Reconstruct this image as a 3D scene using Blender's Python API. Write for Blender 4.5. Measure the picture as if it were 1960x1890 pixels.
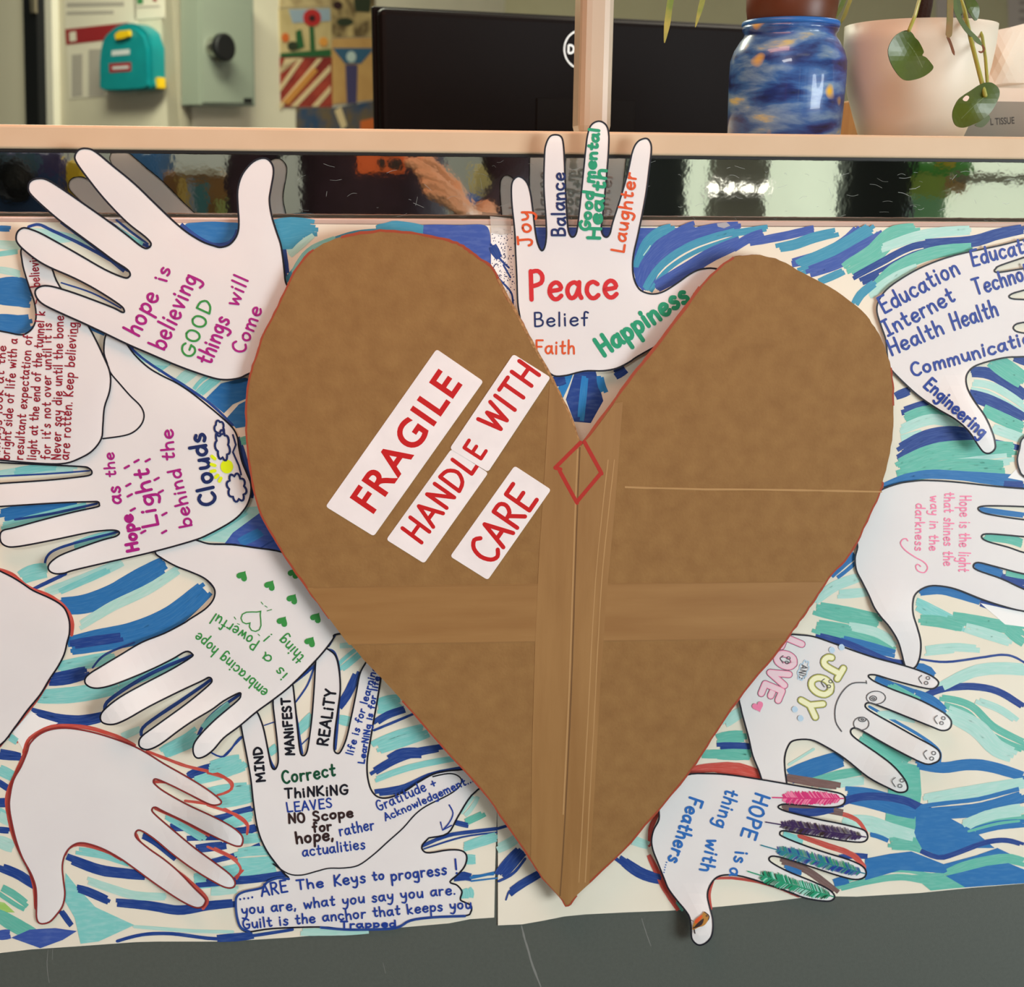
import bpy, bmesh, math, random
from mathutils import Vector, Matrix
from mathutils.geometry import delaunay_2d_cdt
for o in list(bpy.data.objects): bpy.data.objects.remove(o)
random.seed(7)
SC = bpy.context.scene
COL = SC.collection
R = math.radians
# ------------------------------------------------------------------ camera
W, H, F = 1960, 1890, 2300.0
D, ZC = 0.95, 1.16
PITCH, YAW, ROLL = R(15.2), R(5.35), R(0.55)
CAMROT = Matrix.Rotation(-YAW, 3, 'Z') @ Matrix.Rotation(R(90) - PITCH, 3, 'X') @ Matrix.Rotation(ROLL, 3, 'Z')
CAMLOC = Vector((0, -D, ZC))
cam = bpy.data.objects.new('camera', bpy.data.cameras.new('camera'))
cam.matrix_world = Matrix.Translation(CAMLOC) @ CAMROT.to_4x4()
cam.data.sensor_fit = 'HORIZONTAL'; cam.data.sensor_width = 36; cam.data.lens = F / W * 36
cam.data.clip_start = 0.02; cam.data.clip_end = 60
cam.data.dof.use_dof = True; cam.data.dof.focus_distance = 0.98; cam.data.dof.aperture_fstop = 9.0
COL.objects.link(cam); SC.camera = cam
# ------------------------------------------------------------------ world, light, exposure
SC.view_settings.view_transform = 'Standard'; SC.view_settings.look = 'None'
SC.view_settings.gamma = 1; SC.view_settings.use_curve_mapping = False
SC.view_settings.exposure = 0.18
wd = bpy.data.worlds.new('world'); SC.world = wd; wd.use_nodes = True
wd.node_tree.nodes['Background'].inputs[0].default_value = (0.75, 0.8, 0.85, 1)
wd.node_tree.nodes['Background'].inputs[1].default_value = 0.4
def area(name, loc, target, sx, sy, power, color):
    l = bpy.data.lights.new(name, 'AREA'); l.shape = 'RECTANGLE'; l.size = sx; l.size_y = sy
    l.energy = power; l.color = color
    o = bpy.data.objects.new(name, l); o.location = loc
    o.rotation_euler = (Vector(target) - Vector(loc)).to_track_quat('-Z', 'Y').to_euler()
    COL.objects.link(o); return o
area('added_light_warm', (-0.25, -0.45, 2.1), (-0.2, -0.3, 0), 0.8, 0.3, 10.2, (1.0, 0.41, 0.22))  # added warm light, no lamp known here; tints the upper part of the display
area('ceiling_light_middle', (0.9, -2.2, 2.62), (0.9, -2.2, 0), 1.2, 0.6, 4, (1.0, 0.97, 0.95))
area('fill_light_rear', (-0.9, -3.3, 2.62), (-0.9, -3.3, 0), 1.2, 0.6, 54, (1.0, 0.98, 0.95))  # added fill that brightens the wall and things reflected in the strip
area('ceiling_light_office', (-0.6, 2.4, 2.62), (-0.6, 2.4, 0), 1.2, 0.6, 68, (0.98, 1.0, 0.76))
area('ceiling_light_desk', (1.4, 1.3, 2.62), (1.4, 1.3, 0), 1.2, 0.6, 30, (1.0, 0.92, 0.76))
area('daylight_from_glazing', (2.9, -2.4, 0.85), (0.1, 0, 0.5), 1.6, 1.4, 100, (0.90, 0.98, 1.0))

# ------------------------------------------------------------------ pixels of the photo -> points on real planes
def ray(px, py):
    return CAMROT @ Vector(((px - W / 2) / F, -(py - H / 2) / F, -1.0))
def P(px, py, y=0.0):                       # on the vertical plane Y = y
    d = ray(px, py); t = (y - CAMLOC.y) / d.y
    return CAMLOC + d * t
def PP(px, py, pt, n):                      # on any plane
    d = ray(px, py); t = (Vector(pt) - CAMLOC).dot(n) / d.dot(n)
    return CAMLOC + d * t
YS = 0.045                                   # the mirror strip's plane
def RM(px, py, y):                          # a point behind the photographer seen in the strip at px, py
    p = P(px, py, 2 * YS - y); return Vector((p.x, y, p.z))
# ------------------------------------------------------------------ materials
def lin(c):
    return tuple(((v / 255) / 12.92 if v / 255 <= .04045 else ((v / 255 + .055) / 1.055) ** 2.4) for v in c[:3]) + (1,)
MATS = {}
def mat(name, c, rough=.6, metal=0, spec=.4, c2=None, scale=30, bump=0, bscale=None, coat=0, emit=0, stretch=None, uv=False, detail=4, lo=.35, hi=.65, trans=0):
    if name in MATS: return MATS[name]
    m = bpy.data.materials.new(name); m.use_nodes = True
    nt = m.node_tree; b = nt.nodes['Principled BSDF']; L = nt.links.new
    b.inputs['Base Color'].default_value = lin(c); b.inputs['Roughness'].default_value = rough
    b.inputs['Metallic'].default_value = metal; b.inputs['Specular IOR Level'].default_value = spec
    b.inputs['Coat Weight'].default_value = coat
    if trans: b.inputs['Transmission Weight'].default_value = trans; b.inputs['IOR'].default_value = 1.45
    if emit:
        b.inputs['Emission Color'].default_value = lin(c); b.inputs['Emission Strength'].default_value = emit
    if c2 or bump:
        tc = nt.nodes.new('ShaderNodeTexCoord'); mp = nt.nodes.new('ShaderNodeMapping')
        L(tc.outputs['UV' if uv else 'Object'], mp.inputs[0])
        if stretch: mp.inputs['Scale'].default_value = stretch
    if c2:
        n = nt.nodes.new('ShaderNodeTexNoise'); n.inputs['Scale'].default_value = scale; n.inputs['Detail'].default_value = detail
        L(mp.outputs[0], n.inputs['Vector'])
        r = nt.nodes.new('ShaderNodeValToRGB'); r.color_ramp.elements[0].position = lo; r.color_ramp.elements[1].position = hi
        r.color_ramp.elements[0].color = lin(c); r.color_ramp.elements[1].color = lin(c2)
        L(n.outputs['Fac'], r.inputs[0]); L(r.outputs[0], b.inputs['Base Color'])
    if bump:
        n2 = nt.nodes.new('ShaderNodeTexNoise'); n2.inputs['Scale'].default_value = bscale or scale; n2.inputs['Detail'].default_value = 3
        L(mp.outputs[0], n2.inputs['Vector'])
        bp = nt.nodes.new('ShaderNodeBump'); bp.inputs['Strength'].default_value = bump; bp.inputs['Distance'].default_value = .002
        L(n2.outputs['Fac'], bp.inputs['Height']); L(bp.outputs[0], b.inputs['Normal'])
    MATS[name] = m; return m
def marker(name, c, light=.25):             # felt-tip ink: streaks along the stroke
    c2 = tuple(int(v + (235 - v) * light) for v in c)
    return mat(name, c, .55, c2=c2, scale=1.0, uv=True, stretch=(2.2, 9, 1), detail=6, lo=.45, hi=.85)
INK = {
 'N': marker('ink_navy', (27, 62, 138), .22), 'B': marker('ink_blue', (40, 112, 176), .15), 'S': marker('ink_sky', (36, 128, 196), .15),
 'C': marker('ink_cobalt', (58, 86, 166), .18), 'T': marker('ink_teal', (98, 184, 166), .25), 'A': marker('ink_aqua', (128, 204, 200), .4),
 'L': marker('ink_pale_aqua', (172, 218, 208), .5), 'M': marker('ink_petrol', (62, 146, 178), .15), 'R': marker('ink_red', (196, 74, 62), .3),
 'D': marker('ink_umber', (116, 88, 84), .2), 'G': marker('ink_lime', (160, 205, 105), .3),
 'k': mat('ink_black', (22, 22, 34), .5), 'n': mat('ink_dark_blue', (26, 42, 96), .5), 'b': mat('ink_pen_blue', (32, 62, 150), .5),
 'm': mat('ink_magenta', (168, 30, 128), .5), 'g': mat('ink_green', (58, 146, 70), .5), 'e': mat('ink_emerald', (36, 152, 112), .5),
 'd': mat('ink_deep_red', (148, 20, 44), .5), 'r': mat('ink_bright_red', (208, 40, 46), .5), 'o': mat('ink_orange', (216, 84, 36), .5),
 'p': mat('ink_pink', (240, 132, 168), .5), 'u': mat('ink_brown', (52, 34, 34), .5), 'f': mat('ink_forest', (18, 78, 52), .5),
 'c': mat('ink_cerulean', (44, 108, 186), .5), 'y': mat('ink_yellow', (222, 240, 20), .5), 'w': mat('paper_bare', (244, 242, 240), .7),
 'q': mat('ink_pencil', (88, 88, 92), .6), 'v': mat('ink_violet', (58, 34, 84), .5), 'x': mat('ink_rose', (214, 52, 120), .5),
 't': mat('ink_turquoise', (44, 128, 148), .5), 'h': mat('ink_pale_yellow', (240, 240, 200), .6), 'i': mat('ink_olive', (176, 176, 84), .6),
 'j': mat('ink_pale_blue', (186, 212, 232), .6), 'l': mat('ink_blush', (240, 206, 214), .6), 'z': mat('ink_label_red', (196, 28, 30), .45),
 's': mat('ink_sand', (176, 122, 46), .5), 'K': mat('cardboard_red_edge', (156, 66, 40), .7), 'E': mat('cardboard_cut_edge', (186, 140, 92), .8, c2=(140, 98, 58), scale=400),
 'P': mat('ink_mint', (150, 214, 196), .5), 'X': mat('scratch', (126, 128, 124), .6),
}
PAPER = mat('white_paper', (246, 244, 244), .75, c2=(242, 239, 240), scale=14, bump=.05, bscale=55)
def see_through(m, c, f):                   # light soaks through thin paper
    nt = m.node_tree; b = nt.nodes['Principled BSDF']; t = nt.nodes.new('ShaderNodeBsdfTranslucent'); t.inputs[0].default_value = lin(c)
    x = nt.nodes.new('ShaderNodeMixShader'); x.inputs[0].default_value = f
    nt.links.new(b.outputs[0], x.inputs[1]); nt.links.new(t.outputs[0], x.inputs[2]); nt.links.new(x.outputs[0], nt.nodes['Material Output'].inputs[0])
see_through(PAPER, (246, 240, 240), .18)
CREAM = mat('cream_lining_paper', (237, 230, 213), .8, c2=(230, 222, 203), scale=9, bump=.06, bscale=40)
# ------------------------------------------------------------------ object properties
def tag(o, label=None, cat=None, group=None, kind=None):
    for k, v in (('label', label), ('category', cat), ('group', group), ('kind', kind)):
        if v: o[k] = v
    return o
def empty(name, loc=(0, 0, 0), **kw):
    o = bpy.data.objects.new(name, None); o.location = loc; o.empty_display_size = .05
    COL.objects.link(o); return tag(o, **kw)
def link(name, me, parent=None, **kw):
    o = bpy.data.objects.new(name, me); COL.objects.link(o)
    if parent:
        o.parent = parent
        o.matrix_parent_inverse = Matrix.Translation(parent.location).inverted() if parent.type == 'EMPTY' else Matrix.Identity(4)
    return tag(o, **kw)
# ------------------------------------------------------------------ curves through points
def smooth(pts, closed=False, n=4):
    m = len(pts)
    if m < 3 or n < 2: return list(pts)
    out = []
    for i in range(m if closed else m - 1):
        p = [pts[(i + k) % m] if closed else pts[min(max(i + k, 0), m - 1)] for k in (-1, 0, 1, 2)]
        for j in range(n):
            t = j / n
            out.append(tuple(.5 * (2 * p[1][a] + (p[2][a] - p[0][a]) * t + (2 * p[0][a] - 5 * p[1][a] + 4 * p[2][a] - p[3][a]) * t * t
                       + (3 * p[1][a] - p[0][a] - 3 * p[2][a] + p[3][a]) * t ** 3) for a in (0, 1)))
    if not closed: out.append(tuple(pts[-1]))
    return out
def Z(x0, y0, s, *pts):                     # coordinates read off an enlargement
    return [(x0 + x / s, y0 + y / s) for x, y in pts]

class Sheet:
    """A sheet of paper or card whose face follows depth function dep(px, py) in front of the counter face, with ink on it."""
    def __init__(s, base, lifts=(), th=.0003):
        s.base, s.lifts, s.th = base, lifts, th
        s.v, s.f, s.mi, s.uv, s.mats, s.k = [], [], [], [], [], 0
        s.hold = None; s.mc = 0; s.flat = base <= .001; s.eps = 2e-6 if s.flat else 1e-5; s.o0 = .00005 if s.flat else (.00025 if base < .0125 else .00006)
        if base > .0125: s.eps = 4e-6
    def dep(s, px, py):
        d = s.base + (.00025 * math.sin(px * .013 + s.base * 900) * math.sin(py * .017) if .001 < s.base < .0125 else 0)
        for (x, y, r, a) in s.lifts: d += a * math.exp(-((px - x) ** 2 + (py - y) ** 2) / r ** 2)
        return d
    def pt(s, px, py, off=0.0): return P(px, py, -(s.dep(px, py) + off))
    def mat(s, m):
        if m not in s.mats: s.mats.append(m)
        return s.mats.index(m)
    def add(s, vs, fs, m, uvs=None):
        b = len(s.v); s.v += vs; i = s.mat(m)
        for f in fs:
            s.f.append([b + k for k in f]); s.mi.append(i)
            s.uv += [uvs[k] if uvs else (vs[k].x * 12, vs[k].z * 12) for k in f]
    def tri(s, poly, step):
        n = len(poly); pts = [Vector(p) for p in poly]
        xs = [p[0] for p in poly]; ys = [p[1] for p in poly]
        y = min(ys) + step / 2; r = 0
        if step:
            while y < max(ys):
                x = min(xs) + (step / 2 if r % 2 else step)
                while x < max(xs): pts.append(Vector((x, y))); x += step
                y += step; r += 1
        res = delaunay_2d_cdt(pts, [(i, (i + 1) % n) for i in range(n)], [], 1, 1e-4)
        return [tuple(v) for v in res[0]], res[1], res[2]
    def face(s, poly, m, step=20):          # a single sheet of thin paper
        s.blob(m, poly, 1, step=step, o=0)
    def body(s, poly, m, step=22):          # front, back and rim
        vs, es, fs = s.tri(poly, step)
        cnt = {}
        ff = []
        for f in fs:
            f = list(f)
            a = sum(vs[f[i]][0] * vs[f[(i + 1) % len(f)]][1] - vs[f[(i + 1) % len(f)]][0] * vs[f[i]][1] for i in range(len(f)))
            if a > 0: f.reverse()           # y is down in the photo
            ff.append(f)
            for i in range(len(f)): cnt[(f[i], f[(i + 1) % len(f)])] = 1
        n = len(vs)
        fr = [s.pt(*v) for v in vs]
        bk = [s.pt(v[0], v[1]) + Vector((0, s.th, 0)) for v in vs]
        faces = ff + [[n + k for k in reversed(f)] for f in ff]
        rim = [[b, a, n + a, n + b] for (a, b) in cnt if (b, a) not in cnt]
        s.add(fr + bk, faces + rim, m)
    def off(s):
        if s.hold is None: s.k += 1
        s.mc += 1
        return s.o0 + s.k * s.eps + (s.mc % 9 * 2e-7 if s.hold and s.flat else s.mc % 9 * 1e-6 if s.hold else 0)
    def blob(s, m, pts, sm=4, step=40, o=None):
        poly = smooth(pts, True, sm) if sm > 1 else pts
        vs, es, fs = s.tri(poly, step); o = s.off() if o is None else o
        ff = []
        for f in fs:
            f = list(f)
            a = sum(vs[f[i]][0] * vs[f[(i + 1) % len(f)]][1] - vs[f[(i + 1) % len(f)]][0] * vs[f[i]][1] for i in range(len(f)))
            if a > 0: f.reverse()
            ff.append(f)
        s.add([s.pt(v[0], v[1], o) for v in vs], ff, INK.get(m) or m, [(v[0] / 60, v[1] / 60) for v in vs])
    def ink(s, m, w, pts, sm=4, cap=True, closed=False, taper=0, rag=0):
        p = smooth(pts, closed, sm)
        q = [p[0]]
        for a in p[1:]:
            if math.hypot(a[0] - q[-1][0], a[1] - q[-1][1]) > .4: q.append(a)
        if closed: q.append(q[0])
        if len(q) < 2: q.append((q[0][0] + .8, q[0][1] + .3))
        # long spans are cut so that they follow the sheet
        p = [q[0]]
        for a in q[1:]:
            b = p[-1]; d = math.hypot(a[0] - b[0], a[1] - b[1]); k = max(1, int(d / 28))
            for j in range(1, k + 1): p.append((b[0] + (a[0] - b[0]) * j / k, b[1] + (a[1] - b[1]) * j / k))
        n = len(p); o = s.off(); vs, fs, uv = [], [], []; L = 0; sd = random.random() * 50
        tot = sum(math.hypot(p[i + 1][0] - p[i][0], p[i + 1][1] - p[i][1]) for i in range(n - 1))
        for i in range(n):
            a, b = (p[max(i - 1, 0)], p[min(i + 1, n - 1)]) if not closed else (p[i - 1 if i else n - 2], p[i + 1 if i < n - 1 else 1])
            dx, dy = b[0] - a[0], b[1] - a[1]; l = math.hypot(dx, dy) or 1
            nx, ny = -dy / l, dx / l
            if i: L += math.hypot(p[i][0] - p[i - 1][0], p[i][1] - p[i - 1][1])
            u = L / max(tot, 1)
            h = w / 2 * (1 - taper + taper * math.sin(math.pi * min(max(u * .9 + .05, 0), 1)) ** .6 if taper else 1)
            h1, h2 = h * (1 + rag * random.uniform(-1, 1)), h * (1 + rag * random.uniform(-1, 1))
            for sg, hh in ((1, h1), (-1, h2)):
                x, y = p[i][0] + sg * nx * hh, p[i][1] + sg * ny * hh
                vs.append(s.pt(x, y, o)); uv.append((sd + L / 60, sd + sg * hh / 22))
        for i in range(n - 1): fs.append((2 * i, 2 * i + 1, 2 * i + 3, 2 * i + 2))
        if cap and not closed:
            for e in (0, n - 1):
                b0 = len(vs); c = p[e]; q = p[1] if e == 0 else p[n - 2]
                an = math.atan2(c[1] - q[1], c[0] - q[0])
                hh = w / 2 * (1 - taper if taper else 1)
                for j in range(6):
                    t = an - math.pi / 2 + math.pi * j / 5
                    x, y = c[0] + hh * math.cos(t), c[1] + hh * math.sin(t)
                    vs.append(s.pt(x, y, o)); uv.append((sd + (0 if e == 0 else L) / 60, sd + y / 22))
                fs.append(tuple(reversed(range(b0, b0 + 6))))
        s.add(vs, fs, INK.get(m) or m, uv)
    def text(s, m, w, txt, p0, p1, h, bend=None, jit=.12):
        dx, dy = p1[0] - p0[0], p1[1] - p0[1]; l = math.hypot(dx, dy); dx, dy = dx / l, dy / l
        adv = sum((FONT[c][0] if c in FONT else 2.4) + 1.3 for c in txt) - 1.3
        sx, sy = l / adv, h / 7; x = 0; s.k += 1; s.hold = 1
        for c in txt:
            if c not in FONT: x += 3.7; continue
            gw, st, sm = FONT[c]
            jy = random.uniform(-jit, jit) * 2; jr = random.uniform(-jit, jit) * .4
            for line in st:
                q = []
                for (gx, gy) in line:
                    X, Y = (x + gx + gy * jr) * sx, (gy + jy) * sy
                    bx = 0
                    if bend: bx = bend * math.sin(math.pi * X / l)
                    q.append((p0[0] + dx * X + dy * (Y + bx), p0[1] + dy * X - dx * (Y + bx)))
                if sm and len(q) > 2: s.ink(m, w, q, 3)
                else:
                    for i in range(len(q) - 1): s.ink(m, w, q[i:i + 2], 1)
            x += gw + 1.3
        s.hold = None
    def build(s, name, parent=None, **kw):
        me = bpy.data.meshes.new(name); me.from_pydata(s.v, [], s.f)
        for m in s.mats: me.materials.append(m)
        me.polygons.foreach_set('material_index', s.mi)
        ul = me.uv_layers.new(name='UVMap'); ul.data.foreach_set('uv', [c for u in s.uv for c in u])
        me.update()
        return link(name, me, parent, **kw)
# ------------------------------------------------------------------ single-stroke handwriting
def G(w, txt, sm=1):
    return (w, [[tuple(float(v) for v in p.split(',')) for p in l.split()] for l in txt.split(';')], sm)
FONT = {
'a': G(4, '3.5,3.2 2.3,4 .8,3.3 .3,1.7 1.1,.2 2.4,.5 3.4,2.4;3.6,4 3.5,1.4 4.1,.1'), 'b': G(3.8, '.5,7 .5,.2;.5,2.5 2,4 3.5,3.2 3.6,1.2 2.2,0 .5,.8'),
'c': G(3.6, '3.4,3.4 2.2,4 .8,3.3 .4,1.6 1.3,.2 2.5,0 3.5,.7'), 'd': G(3.8, '3.5,3.2 2.2,4 .7,3.2 .4,1.4 1.4,.1 2.7,.6 3.5,2;3.6,7 3.6,0'),
'e': G(3.7, '.5,2 3.4,2.4 3.2,3.6 2.1,4.1 .8,3.3 .4,1.6 1.3,.2 2.5,0 3.6,.8'), 'f': G(3, '3.1,6.5 2.2,7 1.5,6 1.4,0;.3,3.8 2.7,3.9'),
'g': G(3.8, '3.4,3.3 2.1,4 .7,3.2 .5,1.6 1.5,.5 2.7,1 3.4,2.6;3.5,4 3.6,-1.2 2.6,-2.8 .7,-2.2'), 'h': G(3.6, '.5,7 .5,0;.5,2.4 1.8,3.9 3.1,3.4 3.4,0'),
'i': G(1.2, '.6,4 .6,0;.6,5.5 .65,5.9', 0), 'j': G(2, '1.4,4 1.4,-2 .2,-2.6;1.4,5.6 1.45,5.9'), 'k': G(3.6, '.5,7 .5,0;3.2,4 .6,1.9 3.4,0', 0), 'l': G(1.2, '.6,7 .6,0', 0),
'm': G(5.5, '.4,4 .4,0;.4,2.6 1.5,4 2.6,3.4 2.8,0;2.8,2.6 4,4 5,3.4 5.2,0'), 'n': G(3.6, '.4,4 .5,0;.5,2.5 1.8,4 3.1,3.4 3.4,0'),
'o': G(3.8, '2,4 .7,3.3 .4,1.6 1.4,.1 2.8,.4 3.5,2 3.1,3.6 2,4'), 'p': G(3.7, '.5,4 .5,-3;.5,2.8 1.9,4 3.3,3.2 3.4,1.3 2.1,.1 .5,.9'),
'r': G(2.9, '.5,4 .5,0;.5,2.4 1.5,3.8 2.8,3.8'), 's': G(3, '2.9,3.5 1.8,4.1 .7,3.2 1.4,2.3 2.6,1.6 2.7,.6 1.5,-.1 .3,.5'),
't': G(2.9, '1.6,6.3 1.4,1 2.1,.1 2.9,.5;.3,4 2.9,4.1'), 'u': G(3.7, '.5,4 .6,1.2 1.6,.1 2.8,.9 3.4,2.6;3.5,4 3.6,0'),
'v': G(3.5, '.3,4 1.8,0 3.3,4', 0), 'w': G(5, '.2,4 1.3,0 2.5,3.2 3.8,0 4.9,4', 0), 'y': G(3.7, '.4,4 .8,1.8 2,1.2 3.3,2.4;3.5,4 3.2,-.8 2,-2.8 .5,-2.4'),
'A': G(4.4, '0,0 2.2,7 4.4,0;1,2.5 3.6,2.5', 0), 'B': G(4, '.4,7 .4,0;.4,7 2.7,6.9 3.3,5.4 2.5,3.9 .5,3.7;2.5,3.7 3.8,2.6 3.5,.7 2,0 .4,0'),
'C': G(4.2, '4.1,6 2.8,7 1,5.9 .3,3.4 1.1,.9 2.7,0 4.2,.9'), 'D': G(4.3, '.4,7 .4,0;.4,7 2.8,6.3 4.1,3.6 2.8,.8 .4,0'),
'E': G(3.8, '.5,7 .5,0;.5,7 3.7,7;.5,3.7 3.3,3.7;.5,0 3.8,0', 0), 'F': G(3.8, '.5,7 .5,0;.5,7 3.8,7;.5,3.7 3.2,3.7', 0),
'G': G(4.5, '4.2,6 2.9,7 1.1,6 .3,3.5 1,1 2.7,0 4.1,1 4.3,3;2.6,3 4.5,3'), 'H': G(4.2, '.4,7 .4,0;3.9,7 3.9,0;.4,3.6 3.9,3.6', 0),
'I': G(3, '1.5,7 1.5,0;.2,7 2.8,7;.2,0 2.8,0', 0), 'J': G(4, '2.6,7 2.6,1.6 1.7,.1 .5,.6 .1,1.8;1,7 4,7'), 'K': G(4, '.4,7 .4,0;3.7,7 .5,3.2 3.9,0', 0),
'L': G(3.6, '.4,7 .4,0;.4,0 3.6,.1', 0), 'M': G(5, '.3,0 .5,7 2.5,2.5 4.5,7 4.7,0', 0), 'N': G(4.2, '.4,0 .4,7 3.8,0 3.8,7', 0),
'O': G(4.4, '2.2,7 .8,6 .3,3.5 .9,1 2.3,0 3.6,1 4.1,3.5 3.6,6 2.2,7'), 'P': G(3.8, '.5,0 .5,7;.5,6.8 2.4,7 3.6,5.8 3.2,4 .6,3.2'),
'R': G(4, '.4,7 .4,0;.4,7 2.7,6.9 3.5,5.4 2.5,3.7 .5,3.4;1.6,3.4 3.9,0'), 'S': G(3.7, '3.4,6.1 2.2,7 .8,6.2 .7,4.6 2.9,3 3.4,1.4 2.2,.1 .3,.8'),
'T': G(4.2, '2.1,7 2.1,0;.1,7 4.1,7', 0), 'V': G(4.2, '.2,7 2.1,0 4,7', 0), 'W': G(6, '.2,7 1.6,0 3,6 4.4,0 5.8,7', 0), 'X': G(4, '.2,7 4,0;4,7 .2,0', 0),
'Y': G(4.2, '.2,7 2.1,3.4;4,7 2.1,3.4 2.1,0', 0), 'U': G(4.2, '.4,7 .5,1.6 2.1,0 3.7,1.6 3.8,7'), '|': G(1.2, '.6,7 .6,0', 0),
'x': G(3.5, '.3,4 3.2,0;3.2,4 .3,0', 0), 'z': G(3.4, '.3,4 3,4 .3,0 3.2,0', 0),
'.': G(1, '.5,.1 .6,.3', 0), ',': G(1.2, '.7,.6 .3,-1', 0), "'": G(1, '.5,7 .4,5.6', 0), '!': G(1.2, '.8,7 .6,2;.5,.1 .6,.3', 0), '+': G(3.4, '1.7,4.4 1.7,1;0,2.7 3.4,2.7', 0), '-': G(2, '0,2.5 2,2.7', 0),
}
# ------------------------------------------------------------------ regions of the photo used for reading coordinates
def reg(x0, y0, s): return lambda *p: Z(x0, y0, s, *p)
ra, rb, rc, rd = reg(0, 270, 3.5), reg(0, 620, 3.5), reg(0, 1030, 3.5), reg(0, 1400, 3.5)
re_, rf, rg, rh = reg(400, 1200, 3.5), reg(400, 1600, 3.267), reg(900, 420, 3.769), reg(1400, 420, 3.5)
ri, rj, rk, rl = reg(1560, 820, 3.78), reg(1380, 1180, 3.379), reg(1200, 1440, 3.5), reg(600, 640, 3.267)
rm, rn, ro = reg(1600, 1500, 4.847), reg(860, 1560, 3.92), reg(0, 0, 1)
# ================================================================== painted lining paper behind everything
TOPL = [(-60, 428), (300, 431), (700, 433), (952, 433)]
left = Sheet(0.0005, th=.0003)
left.body([(-150, 424), (300, 427), (700, 430), (1004, 432), (1012, 650), (990, 850), (955, 1100), (953, 1500), (948, 1650), (946, 1757), (900, 1760), (860, 1768), (700, 1782), (560, 1795),
           (430, 1803), (300, 1803), (260, 1804), (150, 1812), (60, 1818), (0, 1825), (-150, 1836)], CREAM, 60)
right = Sheet(0.0010, [], th=.0003)
right.body([(987, 433), (1300, 434), (1700, 435), (2120, 436), (2120, 1678), (1960, 1692), (1860, 1700), (1760, 1710), (1640, 1717), (1560, 1716), (1480, 1726), (1380, 1736),
            (1280, 1744), (1200, 1747), (1120, 1751), (1080, 1755), (1040, 1763), (1000, 1770), (953, 1772), (953, 1640), (951, 1500), (951, 1000), (985, 800), (1004, 640), (992, 540)], CREAM, 60)
def paint(sh, r, data):
    for line in data.strip().splitlines():
        line = line.strip()
        if not line: continue
        h, pts = line.split(':')
        h = h.split()
        pts = [tuple(float(v) for v in p.split(',')) for p in pts.split()]
        s = 1 / (r((1, 0))[0][0] - r((0, 0))[0][0])
        if len(h) == 1: sh.blob(h[0], r(*pts), 4)
        elif h[1] == '#': sh.blob(h[0], r(*pts), 1)
        elif float(h[1]) >= 28 and h[0] != 'R':      # broad bands are laid side by side, so their ends are ragged
            w = float(h[1]) / s; q = smooth(r(*pts), False, 6); n = max(2, round(w / 5.5)); m = len(q)
            tot = sum(math.hypot(q[i + 1][0] - q[i][0], q[i + 1][1] - q[i][1]) for i in range(m - 1))
            sh.k += 1; sh.hold = 1
            for j in range(n):
                c = ((j + .5) / n - .5) * w; line = []; a, b = random.uniform(0, min(.14, 15 / tot)), 1 - random.uniform(0, min(.14, 15 / tot))
                cum = [0]
                for i in range(1, m): cum.append(cum[-1] + math.hypot(q[i][0] - q[i - 1][0], q[i][1] - q[i - 1][1]))
                kk = max(3, int(tot / 12))
                for g in range(kk + 1):
                    u = a + (b - a) * g / kk; L_ = u * cum[-1]; i = 0
                    while i < m - 2 and cum[i + 1] < L_: i += 1
                    t = (L_ - cum[i]) / max(cum[i + 1] - cum[i], 1e-6)
                    dx, dy = q[i + 1][0] - q[i][0], q[i + 1][1] - q[i][1]; l_ = math.hypot(dx, dy) or 1
                    e = c * (.62 + .38 * math.sin(math.pi * min(max(u, 0), 1)) ** .5)
                    line.append((q[i][0] + dx * t - dy / l_ * e, q[i][1] + dy * t + dx / l_ * e))
                if random.random() < .93 or n < 4: sh.ink(h[0], w / n * 1.45, line, 1, cap=False, rag=.05)
            sh.hold = None
        else:
            w = float(h[1]) / s
            sh.ink(h[0], w, r(*pts), 5, cap=w < 12, taper=.55 if w > 8 else .2, rag=.06)
paint(left, ra, '''
B 34: -20,585 75,588
L 55: -20,690 100,700 220,680
L 40: 100,640 400,660 560,630
A 30: -20,760 120,740
B 190: -40,1010 120,1010 240,1050
B 120: -40,1210 120,1230 230,1210
L 40: -20,860 90,880 150,900
L 40: 200,600 450,640 640,700
B: 1240,560 1330,545 1420,540 1520,545 1600,552 1600,600 1540,680 1480,705 1400,690 1300,630
N 36: 1175,535 1250,600 1340,665 1440,705 1540,690 1590,630 1605,545
N 40: 1835,545 1880,660 1905,800 1920,920
B 90: 1850,600 1900,590 1980,600
M 60: 1850,560 1980,555 2090,565
L 40: 1930,760 1960,720 2000,680
N 22: 190,575 260,560 350,600 600,720 860,870
N 22: 735,545 900,660 1000,712
N 16: 780,530 880,610 990,690
N 30: 400,530 620,690 860,890
A 40: 740,570 860,650 960,700
N 12: 410,950 620,1020 810,1120
B 50: 580,1230 650,1255 720,1290
N 60: 830,1360 900,1400
''')
paint(left, ro, '''
M 34: 520,436 560,434 612,438
M 40: 530,460 560,455 585,450
L 14: 555,490 575,470 600,450
M 14: 545,540 580,500 620,470 680,448 740,442
C: 795,434 830,430 880,431 922,430 936,440 940,470 944,525 920,500 890,478 850,458 815,450
M 26: 720,440 760,436 810,440
A 10: 560,520 590,480 640,455
''')
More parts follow.
